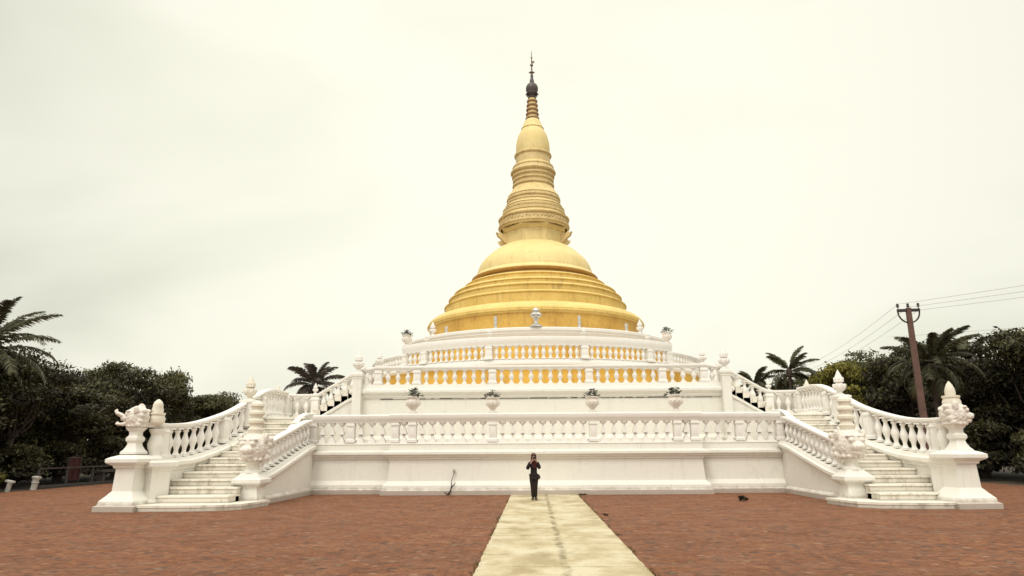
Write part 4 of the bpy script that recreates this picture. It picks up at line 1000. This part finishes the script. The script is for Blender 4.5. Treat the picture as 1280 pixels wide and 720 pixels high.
# ------------------------------------------------------------------ person
def skin_obj(name, verts, edges, rad, mat, parent, sub=2, root=0):
    me = bpy.data.meshes.new(name); me.from_pydata(verts, edges, []); me.materials.append(mat)
    o = link(name, me, parent); m = o.modifiers.new('Skin', 'SKIN')
    if not me.skin_vertices: bpy.context.view_layer.update()
    sv = me.skin_vertices[0].data
    for i, r in enumerate(rad):
        sv[i].radius = (r, r) if isinstance(r, (int, float)) else r
        sv[i].use_root = (i == root)
    m.use_smooth_shade = True; m.branch_smoothing = .4
    s_ = o.modifiers.new('Sub', 'SUBSURF'); s_.levels = sub; s_.render_levels = sub
    return o
pr = thing('person', 'woman in dark clothes standing on the path end, holding a camera to her face', 'person', (-.34, 24.85, .013))
J = {'pel': (0, 0, .84), 'waist': (0, .01, .98), 'chest': (0, .01, 1.16), 'neck0': (0, .01, 1.30), 'neck1': (0, -.005, 1.37), 'head0': (0, -.015, 1.44), 'head1': (0, -.01, 1.52), 'head2': (0, 0, 1.57),
     'shL': (-.15, .01, 1.27), 'elL': (-.23, -.10, 1.06), 'wrL': (-.10, -.24, 1.27), 'hdL': (-.055, -.235, 1.36),
     'shR': (.15, .01, 1.27), 'elR': (.20, -.12, 1.08), 'wrR': (.12, -.20, 1.30), 'hdR': (.075, -.21, 1.38),
     'hiL': (-.075, 0, .80), 'knL': (-.05, -.01, .44), 'anL': (-.035, .03, .09), 'toL': (-.055, -.11, .035),
     'hiR': (.075, 0, .80), 'knR': (.055, -.01, .44), 'anR': (.05, .03, .09), 'toR': (.09, -.10, .035)}
rb = {'pel': .105, 'waist': .085, 'chest': .105, 'neck0': .06, 'neck1': .042, 'head0': .06, 'head1': .078, 'head2': .055, 'shL': .05, 'elL': .036, 'wrL': .026, 'hdL': .03, 'shR': .05, 'elR': .036, 'wrR': .026, 'hdR': .03,
      'hiL': .08, 'knL': .052, 'anL': .035, 'toL': .03, 'hiR': .08, 'knR': .052, 'anR': .035, 'toR': .03}
E_ = [('pel', 'waist'), ('waist', 'chest'), ('chest', 'neck0'), ('neck0', 'neck1'), ('neck1', 'head0'), ('head0', 'head1'), ('head1', 'head2')]
for q in 'LR': E_ += [('chest', 'sh' + q), ('sh' + q, 'el' + q), ('el' + q, 'wr' + q), ('wr' + q, 'hd' + q), ('pel', 'hi' + q), ('hi' + q, 'kn' + q), ('kn' + q, 'an' + q), ('an' + q, 'to' + q)]
names = list(J)
def sub_sk(keys, extra, mat, name, sc=None, parent=pr, root=None):
    ks = [k for k in names if k in keys]; ix = {k: i for i, k in enumerate(ks)}
    ed = [(ix[a], ix[b]) for a, b in E_ if a in ix and b in ix]
    rr = [rb[k] + extra.get(k, extra.get('*', 0)) for k in ks]
    return skin_obj(name, [J[k] for k in ks], ed, rr, mat, parent, 2, ix.get(root or ks[0], 0))
# body: skeleton plus fingers, nose and jaw as one skinned mesh
bv = [J[k] for k in names]; be = [(names.index(a), names.index(b)) for a, b in E_]; brr = [rb[k] for k in names]
for q, sx in (('L', -1), ('R', 1)):
    hd = Vector(J['hd' + q]); hi_ = names.index('hd' + q)
    for k in range(4):
        a = len(bv); b0 = hd + Vector((-sx * .012, -.005, .004 + .014 * (k - 1.5) + .01)); l = (.03, .036, .034, .026)[k]
        bv += [tuple(b0 + Vector((-sx * .012, -.022, 0))), tuple(b0 + Vector((-sx * (.012 + l), -.026, .004)))]
        be += [(hi_, a), (a, a + 1)]; brr += [.0085, .0075]
    a = len(bv); bv += [tuple(hd + Vector((-sx * .02, .02, -.01))), tuple(hd + Vector((-sx * .04, .0, -.018)))]; be += [(hi_, a), (a, a + 1)]; brr += [.010, .009]
body = skin_obj('body', bv, be, brr, SKIN, pr, 2)
jk = ['waist', 'chest', 'neck0', 'shL', 'elL', 'wrL', 'shR', 'elR', 'wrR']
jv = [J[k] for k in jk] + [(0, .01, .86), (0, .01, .74)]
je = [(jk.index(a), jk.index(b)) for a, b in E_ if a in jk and b in jk] + [(0, 9), (9, 10)]
jr = [.125, .135, .075, .078, .064, .05, .078, .064, .05, .14, .165]
jo = skin_obj('jacket', jv, je, jr, CLOTH, pr, 2, 0)
tr = sub_sk({'pel', 'hiL', 'knL', 'anL', 'hiR', 'knR', 'anR'}, {'*': .024, 'anL': .028, 'anR': .028}, TROUS, 'trousers')
for q in 'LR':
    sub_sk({'an' + q, 'to' + q}, {'*': .022}, BOOT, 'boot')
# face features
mb = MB(); mb.ell((0, -.098, 1.475), (.012, .016, .02), 8, 6); mb.ell((0, -.088, 1.437), (.024, .01, .008), 8, 5)
for q in (-1, 1): mb.ell((q * .03, -.083, 1.495), (.012, .008, .006), 8, 5); mb.ell((q * .083, -.005, 1.48), (.01, .018, .026), 8, 6)
mb.build('face', SKIN, pr)
mb = MB(); mb.ell((0, .022, 1.525), (.098, .10, .095), 18, 12); mb.ell((0, .06, 1.43), (.092, .06, .14), 14, 10)
for q in (-1, 1): mb.ell((q * .078, -.005, 1.42), (.026, .045, .12), 10, 8); mb.ell((q * .04, -.055, 1.548), (.045, .035, .028), 10, 6)
o = mb.build('hair', HAIR, pr, smooth=60); remesh(o, .012)
mb = MB(); rr_ = random.Random(4)
for k in range(16):
    a = k * 2 * math.pi / 16; mb.ell((.085 * math.cos(a), .0 + .075 * math.sin(a), 1.335 + .015 * math.sin(k * 2.1)), (.035, .035, .045), 8, 6)
mb.ell((.04, -.125, 1.20), (.045, .03, .14), 10, 8); mb.ell((.10, -.13, 1.22), (.03, .03, .10), 10, 8); mb.ell((-.03, -.12, 1.17), (.03, .025, .09), 10, 8)
o = mb.build('scarf', SCARF, pr, smooth=60); remesh(o, .014)
cmr = thing('camera', 'small black camera held up in the hands of the woman', 'camera', (-.34 + .02, 24.85 - .225, 1.455))
mb = MB(); mb.box(-.055, .055, -.02, .02, -.035, .035, tap=.004); mb.box(-.02, .02, -.018, .018, .035, .052, tap=.006); cbody = mb.build('body', BLACK, cmr)
o = MB(); o.lathe([(.028, 0), (.03, .02), (.026, .045), (.03, .05)], 16); lo = o.build('lens', BLACK, cbody); lo.rotation_euler = (R(90), 0, 0); lo.location = (0, -.02, 0)
bag = thing('shoulder_bag', 'small dark bag slung at the right hip of the woman', 'bag', (-.34 + .165, 24.86, .80))
mb = MB(); mb.ell((0, 0, .0), (.065, .10, .085), 14, 10); o = mb.build('pouch', BOOT, bag); 
mb = MB(); mb.tube([(-.02, -.06, .06), (-.10, -.14, .22), (-.2, -.15, .38), (-.29, -.08, .50)], .011, 6); mb.build('strap', BOOT, bag)

# ------------------------------------------------------------------ world, sun, camera
w = bpy.data.worlds.new('World'); scene.world = w; w.use_nodes = True; nt = w.node_tree
bg = nt.nodes['Background']
sky = N(nt, 'ShaderNodeTexSky', sky_type='NISHITA'); sky.sun_disc = False
SE, SR = 52, 200
sky.sun_elevation = R(SE); sky.sun_rotation = R(SR); sky.air_density = 1.2; sky.dust_density = 5; sky.altitude = 0
tc = N(nt, 'ShaderNodeTexCoord'); nv = N(nt, 'ShaderNodeVectorMath', operation='NORMALIZE'); nt.links.new(tc.outputs['Generated'], nv.inputs[0])
sx = N(nt, 'ShaderNodeSeparateXYZ'); nt.links.new(nv.outputs[0], sx.inputs[0])
mp = N(nt, 'ShaderNodeMapping'); mp.inputs['Scale'].default_value = (1, 1, 2.2); nt.links.new(nv.outputs[0], mp.inputs[0])
cl = noise_t(nt, mp.outputs[0], 1.5, 4, .45, .4)
K = 10.0   # background strength is 0.1, so the cloud layer is given in sky units
def k3(c): return tuple(v * K for v in c)
# overcast deck: brighter toward the bank of cloud behind the stupa and overhead
dv = N(nt, 'ShaderNodeVectorMath', operation='DOT_PRODUCT'); nt.links.new(nv.outputs[0], dv.inputs[0])
dv.inputs[1].default_value = Vector((0.0, .90, .44)).normalized()
glow = ramp(nt, dv.outputs['Value'], [(.76, 0), (.99, 1)])
cloudc = mix(nt, glow, k3((.72, .72, .60)), k3((1.06, 1.05, .87)))
cloudc = mix(nt, ramp(nt, cl, [(.42, 0), (.60, 1)]), mix(nt, .90, k3((.64, .645, .545)), cloudc), mix(nt, .6, cloudc, k3((1.12, 1.1, .95))))
zen = ramp(nt, sx.outputs['Z'], [(.60, 0), (.92, 1)])
cloudc = mix(nt, zen, cloudc, k3((2.3, 2.25, 2.08)))
# the deck behind the camera is bright too
back = ramp(nt, mth(nt, 'MULTIPLY', sx.outputs['Y'], -1), [(.0, 0), (.8, 1)])
cloudc = mix(nt, mth(nt, 'MULTIPLY', back, .8), cloudc, k3((1.3, 1.27, 1.15)))
fin = mix(nt, .94, sky.outputs[0], cloudc)
nt.links.new(fin, bg.inputs[0]); bg.inputs[1].default_value = .1
sun = bpy.data.lights.new('sun', 'SUN'); sun.energy = 1.05; sun.angle = R(16); sun.color = (1, .96, .88)
so = bpy.data.objects.new('sun', sun); col.objects.link(so)
so.rotation_euler = (R(90 - SE), 0, R(-20))
cam = bpy.data.cameras.new('camera'); co = bpy.data.objects.new('scene_camera', cam); col.objects.link(co)
cam.sensor_width = 36; cam.lens = 850 / 1280 * 36; cam.clip_end = 3000; cam.clip_start = .1
co.matrix_world = Matrix.Translation((-.35, 0, 1.8)) @ Matrix.Rotation(R(1.66), 4, 'Z') @ Matrix.Rotation(R(90 + 13.24), 4, 'X') @ Matrix.Rotation(R(-.35), 4, 'Z')
scene.camera = co
scene.view_settings.view_transform = 'Standard'; scene.view_settings.look = 'None'; scene.view_settings.exposure = 0; scene.view_settings.gamma = 1
